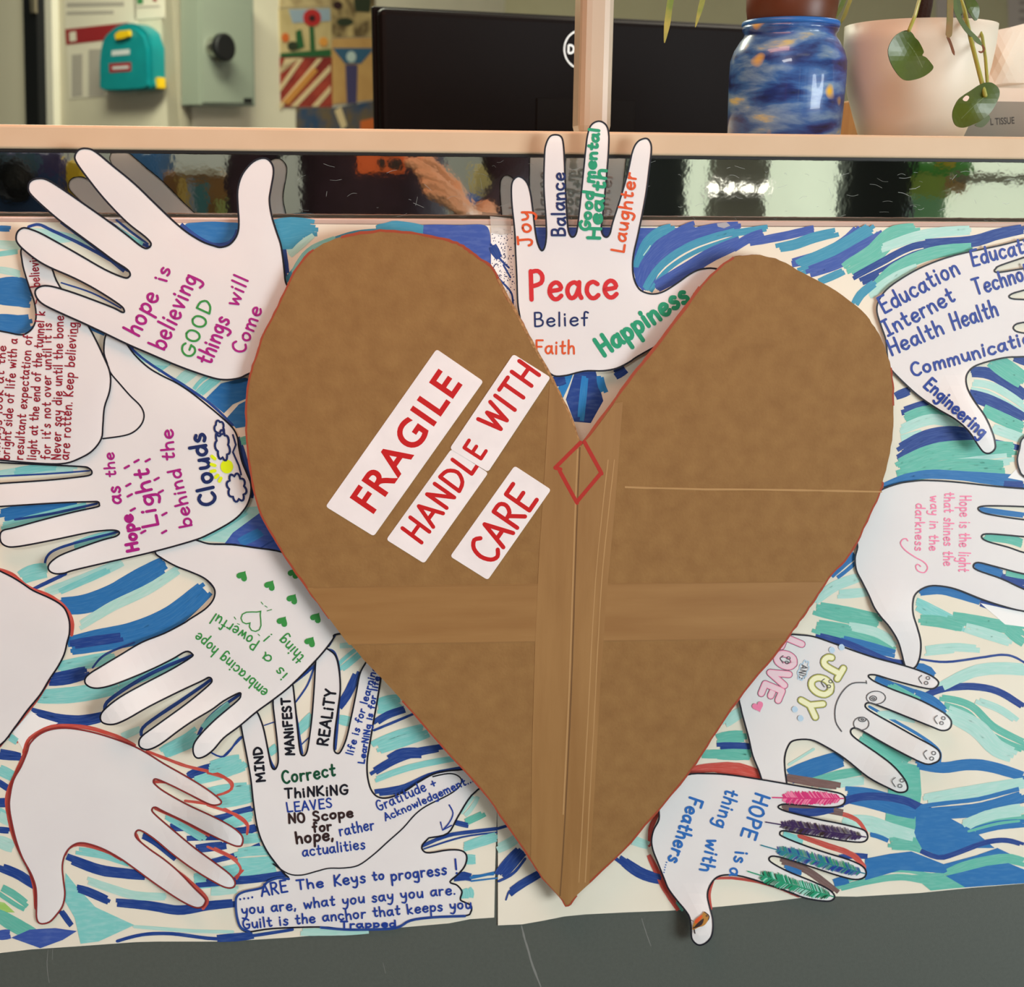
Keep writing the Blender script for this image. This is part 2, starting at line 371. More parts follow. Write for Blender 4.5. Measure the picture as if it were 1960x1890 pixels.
paint(left, rb, '''
L 50: -20,1010 200,985 540,975
A 46: 60,1000 300,960 420,960
N 12: -20,1022 300,1007 600,985
B 90: -20,1290 200,1250 520,1215
A 50: -20,1365 250,1300 600,1215
N 18: 100,1312 350,1272 650,1205
A 50: 480,1490 650,1435 790,1402
N 18: 300,1630 310,1570 360,1520 500,1470 790,1395
A 60: 1040,310 1090,270 1150,230
L 50: 900,200 1000,240 1150,260
L 70: 1190,400 1250,350 1320,300
A 90: 1310,470 1380,400 1460,350
B #: 1380,500 1480,400 1640,360 1700,380 1700,480 1560,540 1500,600
B #: 1520,630 1600,540 1700,490 1700,680 1580,700
N 34: 1580,740 1620,850 1650,960 1685,1080 1675,1190
T 50: 1605,790 1690,770
N 18: 865,150 960,235 1100,330 1260,430 1420,545 1560,680
L #: 1300,1450 1640,1230 1780,1220 1560,1470
A 40: 1340,1440 1500,1350 1660,1250
C #: 1500,1480 1560,1400 1750,1260 1960,1300 1960,1560 1700,1510
N 20: 1285,1460 1400,1480 1580,1480
B 60: 1600,1470 1760,1390
N 12: 1750,1500 1850,1440
''')
paint(left, rc, '''
A 100: 130,270 230,230 340,215
N 26: 220,345 330,292 440,240
L 60: 300,370 600,260 840,150
A 36: 380,370 560,290 760,200
B 125: 370,455 560,445 750,380 900,290 1110,170
L 60: 520,600 750,460 1000,340 1220,195
B 150: 440,730 640,690 900,640 1150,530 1390,330
N 60: 450,720 640,690 850,660
A 80: 380,870 600,830 800,790
N 88: 320,955 450,935 600,895
N 15: 620,870 680,800 760,755 900,700
A 100: 250,1065 500,1050 800,1000
N 66: 200,1165 380,1215 550,1225 720,1190
L 40: 800,1340 870,1310 940,1280
A 85: 1080,1445 1250,1360 1330,1290
A 90: 1290,1600 1450,1570 1650,1515
N 50: 1250,1600 1340,1560 1440,1530
N 10: 1430,1530 1530,1430 1630,1330
A 60: 780,1000 1050,890 1250,800
N 26: 700,1150 740,1080 1000,915 1285,790
N 24: 945,1320 980,1250 1250,1065 1415,950
N 22: 1310,1370 1360,1260 1450,1160 1605,1050
T 36: 1040,1320 1250,1170 1330,1080
A 50: 1340,1300 1450,1190 1560,1100
R 32: -10,210 80,245 190,335 330,392 430,465 482,560 480,655
R 30: 330,950 245,1080 100,1260 -10,1405
w #: 85,1300 210,1160 260,1200 390,1240 230,1330 160,1430
R 28: 160,1440 200,1345 320,1275 440,1260 600,1275 780,1330 900,1390
N 46: -20,1435 150,1470
R 30: 65,1335 115,1370
A 40: 60,1330 120,1370
N 14: 1045,95 1180,185 1360,262 1445,350
''')
paint(left, rd, '''
N 42: -20,165 165,175
A 66: -20,250 100,310
N 36: -20,335 70,395
N 55: -20,480 60,480
A 30: -20,520 50,560
L 60: -20,560 70,610
N 36: -20,660 70,668
L 80: -20,730 90,780
N 58: -20,905 120,960 240,1040
T 84: -20,1050 80,1110 180,1180
G #: -20,1140 30,1150 100,1215 40,1215 -20,1210
T 110: -20,1220 120,1300 250,1370
C #: 75,1385 200,1330 370,1320 515,1340 420,1400 270,1455
C 60: -20,1370 75,1360
A #: 440,950 520,1050 640,1180 900,1300 660,1410 540,1425 500,1250 430,1130
N 34: 405,1200 480,1305
N 62: 440,845 650,925 800,950 990,970
A 50: 500,800 700,830 880,890
N 52: 505,1050 600,1080 745,1145
N 56: 740,1145 1000,1170 1200,1200 1400,1170 1600,1150
L 50: 560,990 700,1040 900,1100 1120,1110
L 25: 900,1310 1300,1340 1560,1345
N 24: 785,1408 950,1365 1150,1358 1450,1392 1700,1370 1960,1330
N 44: 1450,1390 1600,1380 1720,1365
A 64: 1270,335 1500,280 1650,210
N 34: 1250,300 1430,240 1480,230
A 60: 1120,150 1250,90 1380,40
A 110: 1380,430 1550,410 1700,390
N 36: 1450,595 1560,555 1700,515
N 52: 1140,645 1310,635
A 60: 1230,560 1400,600 1500,650
N 50: 1610,680 1720,645
N 32: 1240,720 1450,712 1690,712
A 70: 1480,640 1700,560
N 52: 1300,790 1520,765
N 30: 1410,875 1600,825 1760,755
A 120: 1290,1010 1560,960 1850,890
N 30: 1290,1035 1700,1000 1930,970
L 50: 1390,1080 1600,1060
R 22: 985,135 1100,180 1250,235 1450,285 1540,340 1545,395 1460,430
R 20: 1240,468 1450,500 1600,580 1668,650 1630,705
R 20: 1440,785 1580,860 1630,920 1565,990
R 34: 170,140 105,290 52,430 60,560 108,740 200,930 232,1050 240,1190
R 44: 430,830 460,775 540,752 700,790 820,860
R 24: 910,690 950,760 1100,880 1250,990 1385,1120 1360,1190
N 46: 945,690 1050,745 1190,860
A 60: 1080,540 1250,640 1400,740
R 22: 1030,340 1150,350 1290,430 1360,470
R 20: 1040,520 1200,590 1400,700
''')
paint(left, re_, '''
A 90: 860,280 950,200 1040,130
L 30: 860,130 1000,120
N 48: 865,545 930,450 1005,290
A 60: 870,620 960,640
A 60: 590,710 700,590
A 46: 400,850 460,800
A 110: 1120,540 1200,520 1290,500
N 42: 1100,655 1200,590 1340,545
N 18: 1105,695 1250,635 1380,580
A 110: 1090,820 1250,760 1480,690
N 50: 1070,995 1250,890 1400,840 1580,808
N 64: 1180,910 1300,850 1460,850
A 70: 1090,1050 1350,960 1680,890
N 44: 1100,1115 1300,1085 1500,1000 1720,955
L 100: 1680,1260 1780,1120
A 80: -10,950 210,890
A 100: -10,1180 290,1130
N 26: -10,1290 290,1225
N 42: -10,1400 330,1355
N 16: -10,1480 240,1420
A 60: 150,1425 350,1415
A 150: 170,1560 300,1550 440,1540
N 26: -10,1700 350,1690
N 32: 160,1690 300,1685 520,1650
R 17: -10,980 120,1020 160,1060 130,1105 55,1130
R 20: -10,1195 180,1260 255,1320 255,1390
R 18: -10,1475 150,1550 212,1620 185,1690
N 12: -10,830 100,870 200,750 240,735
N 18: 325,580 350,680 405,880 440,950
N 16: 565,480 600,700 625,850
N 9: 370,662 440,638
N 9: 618,792 670,742
N 12: 582,505 660,390 705,270
N 18: 560,382 640,320 725,245
N 22: 785,155 835,170 865,260 872,420 855,700 845,820
N 20: 850,45 800,130
T 40: 1700,1320 1850,1250
N 30: 1640,1310 1745,1335
N 26: 1430,1470 1600,1400 1800,1370 1960,1350
N 12: 1440,1490 1700,1410 1960,1375
A 60: 1700,1480 1850,1430 1960,1400
N 70: 1630,1690 1720,1680 1760,1690
B 14: 1750,1680 1960,1640
A 60: 1710,1560 1790,1560
''')
paint(left, rf, '''
A 120: 1590,330 1600,400
L 40: 560,605 850,600 1000,592
B 20: 1640,265 1800,230
B 12: 1640,285 1810,265
B 10: 1650,250 1780,245
''')
# speckled scrap beside the top of the heart
left.blob('w', rg((150, 60), (310, 50), (330, 620), (300, 640), (150, 360)), 1)
left.k += 1; left.hold = 1
for i in range(230):
    x = random.uniform(155, 318); y = random.uniform(60, 600)
    if y > 350 + (x - 150) * 1.6: continue
    a = random.uniform(0, 3)
    left.ink('n', random.uniform(3, 8) / 3.769, rg((x, y), (x + 9 * math.cos(a), y + 9 * math.sin(a))), 1, cap=False)
left.hold = None
paint(left, rg, '''
N 34: 150,190 170,240 215,290 180,200 160,180
N 16: 150,180 210,280 280,350
N 15: 150,360 200,420 285,510
N 16: 240,330 290,420
N 14: 255,480 300,540 310,640
''')
# ------ right sheet
paint(right, rg, '''
C #: 440,58 1200,58 1200,280 440,260
C #: 1180,62 1560,62 1400,180 1280,330 1250,520 1200,470 1170,330
M 66: 1195,360 1270,180 1370,90 1500,55
C 150: 1235,520 1300,340 1450,180 1640,60
C 110: 1300,330 1480,180 1700,100 1960,60
M 90: 1265,530 1390,350 1620,200 1960,90
L 8: 1250,260 1300,190
C 96: 1320,500 1550,370 1750,250 1980,150
C 60: 1320,500 1500,420 1700,360
N #: 690,1300 755,1105 905,1095 960,1310 870,1470 750,1460
S 56: 640,1290 680,1190 720,1095
S 44: 795,1470 815,1270 830,1120
N 70: 600,1175 690,1150
S 46: 935,1125 945,1190 975,1255
N 66: 1040,1130 1130,1070
''')
paint(right, rh, '''
M 40: -20,95 120,78 250,55
C 54: -20,215 120,125 245,80
C 46: 90,160 350,112 560,62
M 62: 290,195 420,170 560,120 735,80
C 62: 400,295 600,240 760,150 860,50
M 130: 430,330 650,250 820,160 970,50
C 84: 500,360 700,290 880,190 1060,85
T 120: 760,340 950,230 1080,110 1270,75
L 60: 990,200 1300,100 1640,70
N 76: 815,405 1000,310 1220,200 1440,165
N 70: 1270,165 1600,150 1780,100 1980,60
N 50: 870,420 1000,360
T 76: 940,480 1100,330 1350,225 1640,190
L 60: 920,510 1080,400 1250,320
M 52: 815,590 870,500 970,420
M 42: 585,420 680,380 770,340
N 90: 1590,1030 1750,1050 1980,1200
T 120: 1730,930 1850,1010 1980,1100
N 44: 1890,925 1980,960
L 84: 1580,1110 1750,1140 1980,1280
N 84: 1590,1175 1750,1230 1980,1350
T 76: 1660,1260 1800,1330 1980,1410
L 60: 1740,1395 1980,1480
N 52: 1095,1188 1200,1145
N 52: 1135,1292 1330,1228
T 84: 1150,1345 1300,1295 1470,1290
L 84: 1120,1425 1350,1350 1560,1400
L 40: 1120,1475 1300,1425
N 104: 1115,1560 1300,1470 1480,1440 1680,1470
N 40: 1110,1605 1200,1545
N 32: 1760,1490 1980,1545
T 115: 1105,1665 1350,1565 1600,1540 1920,1545
L 84: 1290,1685 1600,1640 1900,1600
T 100: 1105,1725 1500,1660 1860,1665
B 52: 1095,1760 1300,1708 1600,1720 1980,1742
''')
paint(right, ri, '''
B 46: 475,432 700,347 1000,345 1300,385 1530,412
N 44: 1350,405 1530,412
B 95: 120,1075 230,980 310,915
L 66: -10,1255 150,1140 320,1080
L 60: 140,1205 400,1185
T 110: -20,1300 200,1345 500,1405
T 115: -20,1430 300,1500 580,1620
B 60: 150,1520 350,1570 600,1640
L 60: 240,1430 450,1480 590,1570
N 40: -10,1492 250,1565 520,1680 700,1705
B 44: 715,1722 800,1735 845,1770 862,1800
B 66: 735,1185 900,1165 1050,1200 1220,1255
N 66: 1180,1250 1350,1300 1530,1345
A 95: 710,1255 900,1360 1090,1450
T 76: 735,1385 900,1400 1080,1440
T 84: 950,1360 1250,1415 1530,1465
L 70: 1080,1440 1250,1490 1430,1550
T 100: 1390,1440 1530,1550
L 50: 765,1610 1000,1585 1200,1600
L 20: 800,1640 1000,1620
N 17: 755,1672 950,1692 1200,1660 1350,1640 1440,1655 1530,1705
L 76: 880,1890 1150,1760 1350,1735 1530,1740
w #: 1395,360 1465,285 1530,345 1530,385
w #: 1195,1265 1400,1310 1530,1335 1530,1440 1375,1420
B 34: 1185,585 1350,610 1530,632
T 60: 1215,785 1400,800 1530,850
B 66: 1145,1000 1250,1030 1370,1065
N 76: 1330,1085 1530,1135
T 46: 1370,1040 1530,1070
''')
paint(right, rj, '''
N 38: 1280,540 1400,480 1550,455 1700,462 1820,500 1980,600
L 64: 1430,455 1600,370 1780,340 1980,355
T 96: 1410,545 1600,600 1750,740 1980,850
L 110: 1440,610 1650,720 1780,850 1920,910
L 40: 1640,540 1800,600 1920,680
B 50: 1230,490 1360,540 1460,630
B 46: 970,395 1100,450 1260,500
T 50: 1080,440 1180,500 1300,560
B 20: 960,585 1100,665 1300,780 1410,870 1415,940
L 46: 1010,640 1120,640 1270,670
T 90: 890,765 1050,860 1220,950
T #: 1080,920 1285,970 1297,1150 1262,1390 1060,1345 1080,1150
B 110: 410,1050 600,980 820,910
T 54: 540,1090 750,1030 920,1000
L 46: 600,1115 750,1085 950,1060
B 66: 1250,955 1430,980 1600,960 1750,975 1980,1045
L 76: 1290,1190 1600,1140 1980,1075
B 120: 780,1150 950,1175 1150,1230 1310,1270
N 42: 440,1275 700,1235 850,1180 1000,1165 1180,1190 1300,1240 1450,1285 1650,1250 1980,1180
B 115: 1290,1265 1500,1250 1700,1225 1980,1140
L 96: 770,1330 950,1340 1100,1390 1270,1430
T 84: 1570,1400 1750,1335 1980,1290
L 66: 1530,1365 1750,1285 1980,1235
B #: 1290,1230 1450,1290 1640,1390 1770,1500 1290,1500 1250,1400
D 48: 405,1040 600,1075 775,1100
R 80: -40,985 120,992 265,1045
R 30: 560,1240 750,1270 880,1320 945,1410
D 44: 390,1235 580,1245
T 110: -30,810 170,790
N 56: -30,845 200,850
T 66: -30,895 210,895
L 66: 10,700 150,605
L 20: 440,960 600,860
N 30: 450,1300 650,1250 820,1210
''')
paint(right, rm, '''
T 120: 480,560 700,560 830,610
T 100: -20,970 300,885 600,845 900,885 1100,835
B #: 270,700 500,655 700,632 850,690 1000,750 1300,670 1500,600 1690,690 1400,740 1150,770 1000,835 600,805 270,900
B #: 740,240 800,190 1100,360 1350,540 1200,640 950,670 800,610 740,500
N 40: 770,620 950,688 1100,655 1350,560 1500,530 1620,535 1770,580
T 86: 1000,850 1200,770 1400,725 1600,700 1770,740
T #: 700,850 1000,850 1210,965 880,995
B #: 1020,860 1400,765 1600,740 1770,810 1770,926 1200,966
L 96: 280,360 500,430 740,500
B 36: 300,470 400,495 490,535
N 44: 20,690 150,672 300,680
R 30: -20,265 100,290 200,340 275,440
R 40: -20,600 100,635 200,690 270,800
B 66: -20,925 120,890
B 74: 1230,460 1500,390 1770,370
T 26: 1230,445 1500,375 1700,350
L 86: 1190,410 1400,300 1770,255
''')
paint(right, rk, '''
T 54: 490,15 680,15 840,30
R 66: 420,125 560,105 750,105 900,150
L 46: 30,580 140,625
N 66: -20,735 100,815 250,860
R 34: 210,410 165,500 150,630
R 44: 145,690 200,800 260,920 345,1060
R 24: 575,860 550,950 562,1050
R 20: 590,848 700,845 850,865 1000,905 1150,968
D 40: 1030,362 1150,362 1300,380 1480,415
N 44: 1070,395 1250,405 1430,365
A 44: 1040,552 1180,600
D 40: 1000,720 1200,790 1420,950
B 30: 1050,770 1180,815
R 40: 1150,562 1350,630 1500,685 1595,770
T 20: 335,1010 370,1060
''')
paint(right, rn, '''
N 95: 365,475 450,370 560,250
N 22: 370,500 480,440 570,330
N 52: 440,600 530,530 700,430
N 14: 425,640 450,575 500,545
N 56: 1240,305 1340,375 1450,440 1620,485
L 60: 1370,195 1500,230
L 66: 350,260 430,225 520,170
N 24: 360,105 430,85
''')
left.build('painted_paper', label='cream lining paper with blue and aqua marker waves, left half of the display', cat='paper', group='painted lining papers')
right.build('painted_paper', label='cream lining paper with blue and teal marker waves, right half of the display', cat='paper', group='painted lining papers')
# ================================================================== paper hands
HG = 'paper hands around the heart'
def hand(outline, base, lifts=(), n=4, edge=('k', 3.2), closed=True, step=20):
    s = Sheet(base, lifts); poly = smooth(outline, True, n)
    # drop points that coincide
    q = []
    for a in poly:
        if not q or math.hypot(a[0] - q[-1][0], a[1] - q[-1][1]) > 1.2: q.append(a)
    s.face(q, PAPER, step)
    if edge: s.ink(edge[0], edge[1], q, 1, closed=True)
    s.poly = q
    return s
def L(s, r, m, w, txt, x0, y0, x1, y1, h, **k):
    p = r((x0, y0), (x1, y1)); sc = 1 / (r((1, 0))[0][0] - r((0, 0))[0][0])
    s.text(m, w / sc, txt, p[0], p[1], h / sc, **k)
def I(s, r, m, w, *pts, sm=4, closed=False):
    sc = 1 / (r((1, 0))[0][0] - r((0, 0))[0][0]); s.ink(m, w / sc, r(*pts), sm, closed=closed)
# --- hand with dark red proverb (left edge)
b = hand(ro((41, 476), (42, 498), (46, 518), (56, 550), (66, 580), (69, 607), (63, 627), (51, 638), (37, 641), (0, 634), (-80, 622), (-90, 700), (-80, 870), (0, 881), (86, 888), (126, 887), (154, 877), (177, 863), (194, 840),
            (197, 814), (200, 780), (210, 748), (211, 717), (200, 686), (167, 621), (114, 548), (99, 513), (80, 478), (60, 462)), .0062, [(60, 520, 70, -.002)])
L(b, rb, 'd', 9, 'Always look at the', -4, 915, 38, 150, 54); L(b, rb, 'd', 9, 'bright side of life with a', 62, 912, 118, 105, 60)
L(b, rb, 'd', 9, 'resultant expectation of', 152, 912, 215, 80, 60); L(b, rb, 'd', 9, 'light at the end of the tunnel k', 240, 912, 300, -80, 60)
L(b, rb, 'd', 9, "for it's not over until it is 8", 335, 908, 345, -60, 60); L(b, rb, 'd', 9, 'Never say die until the bone', 405, 910, 425, -50, 62)
L(b, rb, 'd', 9, 'are rotten. Keep believing', 460, 912, 515, -5, 64); L(b, ra, 'd', 9, 'believing', 268, 975, 248, 730, 62)
I(b, ra, 'd', 7, (268, 970), (240, 1090), sm=1); I(b, rb, 'd', 6, (522, 5), (520, 60), sm=1)
b.build('paper_hand', label='white paper hand covered in dark red handwriting, cut off by the left edge', cat='paper hand', group=HG)
# --- hand "behind the clouds"
c = hand(rb((722, 60), (700, 110), (697, 200), (720, 280), (690, 320), (600, 500), (450, 800), (400, 900), (200, 915), (-60, 905), (-60, 915), (0, 930), (300, 945), (540, 957), (590, 965), (615, 990), (600, 1015), (500, 1030), (300, 1050), (0, 1070), (-60, 1075),
            (-60, 1228), (0, 1225), (400, 1200), (600, 1193), (655, 1193), (665, 1212), (650, 1227), (500, 1260), (300, 1310), (100, 1365), (20, 1385), (0, 1420), (8, 1465), (40, 1490), (90, 1496), (200, 1480), (400, 1440), (600, 1398), (720, 1384),
            (780, 1386), (800, 1402), (775, 1425), (700, 1445), (600, 1478), (430, 1540), (360, 1580), (325, 1620), (330, 1655), (370, 1675), (430, 1672), (500, 1650), (750, 1592), (1000, 1535), (1280, 1458), (1400, 1410), (1560, 1320), (1640, 1240), (1675, 1160), (1680, 1075), (1652, 1000), (1620, 920),
            (1600, 830), (1590, 760), (1560, 700), (1500, 640), (1400, 555), (1280, 460), (1180, 395), (1080, 345), (990, 290), (900, 205), (830, 110), (780, 60)), .0045, [(30, 1040, 90, .003), (110, 1085, 70, .002)])
I(c, rb, 'k', 10, (700, 110), (697, 200), (720, 280), (745, 335), (800, 400), (870, 480), (940, 550), (965, 610), (950, 670), (900, 722), (830, 750), (690, 770))
L(c, rb, 'm', 22, 'Hope', 930, 1515, 880, 1280, 75); L(c, rb, 'm', 16, 'as', 812, 1205, 800, 1090, 90); L(c, rb, 'm', 13, 'the', 775, 1025, 762, 865, 70)
L(c, rb, 'm', 19, 'Light', 1062, 1350, 990, 975, 105); L(c, rb, 'm', 15, 'behind', 1290, 1355, 1205, 975, 85); L(c, rb, 'm', 15, 'the', 1168, 915, 1155, 710, 85)
for x, y in ((850, 960), (915, 920), (990, 915), (1050, 1040), (1078, 1125), (1102, 1275), (1100, 1395), (860, 1080), (870, 1150), (890, 1245), (960, 1395)): I(c, rb, 'm', 15, (x - 14, y + 8), (x + 14, y - 8), sm=1)
L(c, rb, 'n', 23, 'Clouds', 1450, 1205, 1365, 735, 110)
def scallop(s, r, m, w, cx, cy, rx, ry, k, amp, rot=0):
    pts = []
    for i in range(k * 6):
        t = 2 * math.pi * i / (k * 6); a = 1 + amp * abs(math.sin(k * t / 2))
        x, y = rx * a * math.cos(t), ry * a * math.sin(t)
        pts.append((cx + x * math.cos(rot) - y * math.sin(rot), cy + x * math.sin(rot) + y * math.cos(rot)))
    I(s, r, m, w, *pts, sm=1, closed=True)
c.blob('y', rb(*[(1520 + 42 * math.cos(t * .4), 957 + 46 * math.sin(t * .4)) for t in range(16)]), 2)
for a, b2 in (((1440, 905), (1420, 888)), ((1440, 950), (1415, 942)), ((1440, 985), (1415, 990)), ((1460, 1015), (1445, 1030)), ((1480, 1035), (1470, 1055))): I(c, rb, 'y', 22, a, b2, sm=1)
scallop(c, rb, 'n', 15, 1490, 815, 38, 80, 7, .32, -.12); scallop(c, rb, 'n', 14, 1470, 700, 26, 42, 5, .3, -.1); scallop(c, rb, 'n', 15, 1585, 1098, 50, 76, 8, .3, -.2)
I(c, rb, 'n', 12, (1560, 745), (1580, 810), (1560, 860), (1600, 950), (1615, 1010), sm=1)
c.build('paper_hand', label='white paper hand with the word Clouds and a yellow sun, left of the heart', cat='paper hand', group=HG)
# --- hand "hope is believing"
a = hand(ra((1665, 1560), (1600, 1590), (1500, 1600), (1400, 1580), (1200, 1510), (1000, 1425), (850, 1360), (600, 1240), (400, 1150), (290, 1095), (247, 1052), (235, 1010), (255, 983), (300, 970), (370, 980), (500, 1020), (650, 1075), (760, 1118), (820, 1148), (832, 1135), (800, 1097), (650, 1000), (500, 920), (340, 850), (250, 800),
            (160, 730), (115, 680), (108, 640), (122, 603), (160, 582), (220, 597), (300, 633), (500, 745), (700, 860), (830, 915), (866, 908), (870, 885), (845, 855), (760, 800), (650, 718), (500, 608), (390, 525), (280, 430), (200, 350), (190, 300), (207, 268), (250, 252), (310, 258), (400, 310), (560, 420), (730, 540), (850, 630), (940, 702), (985, 720), (1012, 690),
            (970, 640), (850, 545), (700, 390), (580, 240), (510, 140), (503, 95), (530, 58), (580, 50), (640, 72), (760, 170), (900, 285), (1050, 430), (1160, 535), (1250, 610), (1350, 672), (1430, 702), (1480, 712), (1540, 692), (1585, 635), (1600, 560), (1594, 440), (1592, 330), (1620, 230), (1680, 152), (1740, 118), (1790, 120), (1825, 160), (1832, 220),
            (1815, 320), (1805, 400), (1820, 500), (1850, 600), (1880, 690), (1895, 780), (1905, 870), (1915, 950), (1960, 1050), (1960, 1300), (1850, 1480)), .0085, [(20, 400, 110, .003), (160, 300, 120, .002), (40, 590, 100, .002)], edge=('k', 3.6))
L(a, ra, 'm', 18, 'hope', 925, 1312, 1062, 1040, 118); L(a, ra, 'm', 16, 'is', 1115, 948, 1140, 860, 92); L(a, ra, 'm', 17, 'believing', 1098, 1405, 1325, 925, 118)
L(a, ra, 'g', 14, 'GOOD', 1285, 1460, 1428, 1090, 92); L(a, ra, 'm', 17, 'things', 1410, 1502, 1535, 1200, 108); L(a, ra, 'm', 15, 'will', 1588, 1112, 1665, 930, 100); L(a, ra, 'm', 15, 'Come', 1632, 1428, 1755, 1130, 90)
a.build('paper_hand', label='white paper hand with magenta and green writing, fingers over the mirror strip', cat='paper hand', group=HG)
# --- hand "embracing hope"
d = hand(rc((1040, 95), (1100, 30), (1280, 10), (1400, 40), (1550, 45), (1700, 65), (1900, 100), (2020, 200), (2400, 500), (2330, 620), (2240, 650), (2230, 680), (2140, 795), (1960, 980), (1830, 1085), (1720, 1165), (1600, 1265), (1500, 1340), (1430, 1420), (1370, 1465), (1320, 1475), (1295, 1440), (1300, 1380), (1350, 1310), (1450, 1210),
            (1590, 1092), (1612, 1055), (1600, 1040), (1500, 1092), (1420, 1150), (1300, 1222), (1200, 1290), (1080, 1380), (1000, 1418), (950, 1410), (930, 1380), (950, 1330), (1050, 1255), (1250, 1110), (1395, 990), (1420, 955), (1400, 935), (1350, 960), (1200, 1030), (1000, 1130), (850, 1215), (760, 1250), (690, 1240), (672, 1200),
            (700, 1150), (800, 1070), (950, 985), (1150, 880), (1280, 800), (1288, 778), (1245, 762), (1150, 815), (1000, 888), (800, 970), (690, 1003), (620, 1005), (575, 980), (570, 945), (600, 910), (680, 860), (800, 788), (950, 700), (1100, 640), (1230, 572), (1270, 545), (1370, 480), (1425, 420), (1440, 360), (1415, 310), (1360, 265), (1270, 225), (1180, 190), (1090, 140)),
         .0032, [(180, 1300, 90, .006), (210, 1370, 80, .006), (280, 1420, 80, .007), (385, 1430, 80, .007)])
L(d, rc, 'g', 10, 'embracing hope', 1800, 1025, 1335, 635, 72); L(d, rc, 'g', 10, 'is', 1930, 912, 1880, 865, 70); L(d, rc, 'g', 10, 'a', 1830, 800, 1782, 765, 75); L(d, rc, 'g', 10, 'Powerful', 1742, 692, 1445, 505, 75)
L(d, re_, 'g', 10, 'thing', 645, 205, 505, 60, 75); L(d, re_, 'g', 9, '!', 425, 55, 415, 45, 70)
def heart(s, m, x, y, r, rot, fill=True, w=1.4):
    pts = [(x + r * (.0625 * 16 * math.sin(t) ** 3 * math.cos(rot) - -(.0625 * (13 * math.cos(t) - 5 * math.cos(2 * t) - 2 * math.cos(3 * t) - math.cos(4 * t))) * math.sin(rot)),
            y + r * (.0625 * 16 * math.sin(t) ** 3 * math.sin(rot) + -(.0625 * (13 * math.cos(t) - 5 * math.cos(2 * t) - 2 * math.cos(3 * t) - math.cos(4 * t))) * math.cos(rot))) for t in [k * math.pi / 10 for k in range(20)]]
    if fill: s.blob(m, pts, 1)
    else: s.ink(m, w, pts, 1, closed=True)
for x, y in ((464, 1103), (517, 1121), (560, 1147), (541, 1190), (594, 1229), (605, 1183), (562, 1098)): heart(d, 'g', x, y, 11, -2.6)
heart(d, 'g', 484, 1187, 22, -2.4, False, 2.2)
for p in (((1750, 430), (1762, 445)), ((1775, 455), (1790, 465)), ((1790, 490), (1820, 480)), ((1570, 530), (1580, 545)), ((1590, 575), (1605, 580)), ((1730, 645), (1740, 655))): I(d, rc, 'g', 5, *p, sm=1)
d.build('paper_hand', label='white paper hand with green upside-down writing and small green hearts', cat='paper hand', group=HG)
# --- blank hands
e = hand(rc((-260, 150), (-60, 190), (0, 222), (80, 262), (150, 305), (220, 352), (330, 402), (400, 442), (440, 485), (465, 560), (465, 640), (450, 700), (430, 780), (390, 860), (330, 950), (270, 1050), (180, 1160), (100, 1270), (0, 1390), (-200, 1500), (-300, 800)), .0022, [(120, 1180, 60, .001)])
e.build('paper_hand', label='blank white paper hand cut off by the left edge, no fingers showing', cat='paper hand', group=HG)
f = hand(rd((180, 145), (200, 85), (260, 25), (340, -10), (440, -20), (560, -5), (700, 30), (870, 90), (980, 145), (1100, 220), (1250, 305), (1380, 385), (1470, 455), (1480, 485), (1440, 497), (1390, 485), (1280, 430), (1150, 365), (1050, 322), (1028, 335), (1040, 358), (1100, 405), (1250, 490), (1400, 560), (1500, 610), (1580, 660), (1625, 710), (1622, 760), (1600, 772),
            (1550, 760), (1400, 690), (1250, 612), (1100, 540), (1040, 510), (1018, 528), (1040, 560), (1150, 655), (1300, 780), (1450, 890), (1540, 960), (1575, 1010), (1565, 1045), (1520, 1050), (1450, 1020), (1300, 930), (1150, 820), (1030, 720), (940, 665), (908, 682), (918, 720), (1000, 790), (1100, 860), (1200, 945), (1300, 1050), (1370, 1120), (1375, 1150), (1350, 1180),
            (1300, 1180), (1200, 1130), (1050, 1030), (900, 920), (800, 850), (680, 785), (560, 750), (490, 765), (440, 820), (418, 900), (425, 1000), (435, 1090), (420, 1170), (380, 1230), (330, 1280), (270, 1290), (245, 1250), (245, 1150), (240, 1050), (210, 960), (150, 850), (110, 740), (85, 640), (65, 530), (65, 450), (90, 330), (140, 240)), .0022,
         [(420, 1535, 70, .010), (460, 1600, 70, .010), (445, 1690, 70, .009), (385, 1730, 70, .006)])
f.ink(mat('red_edge', (150, 50, 50), .5), 2.2, f.poly, 1, closed=True)
f.build('paper_hand', label='blank white paper hand with thumb pointing down, outlined in red at lower left', cat='paper hand', group=HG)
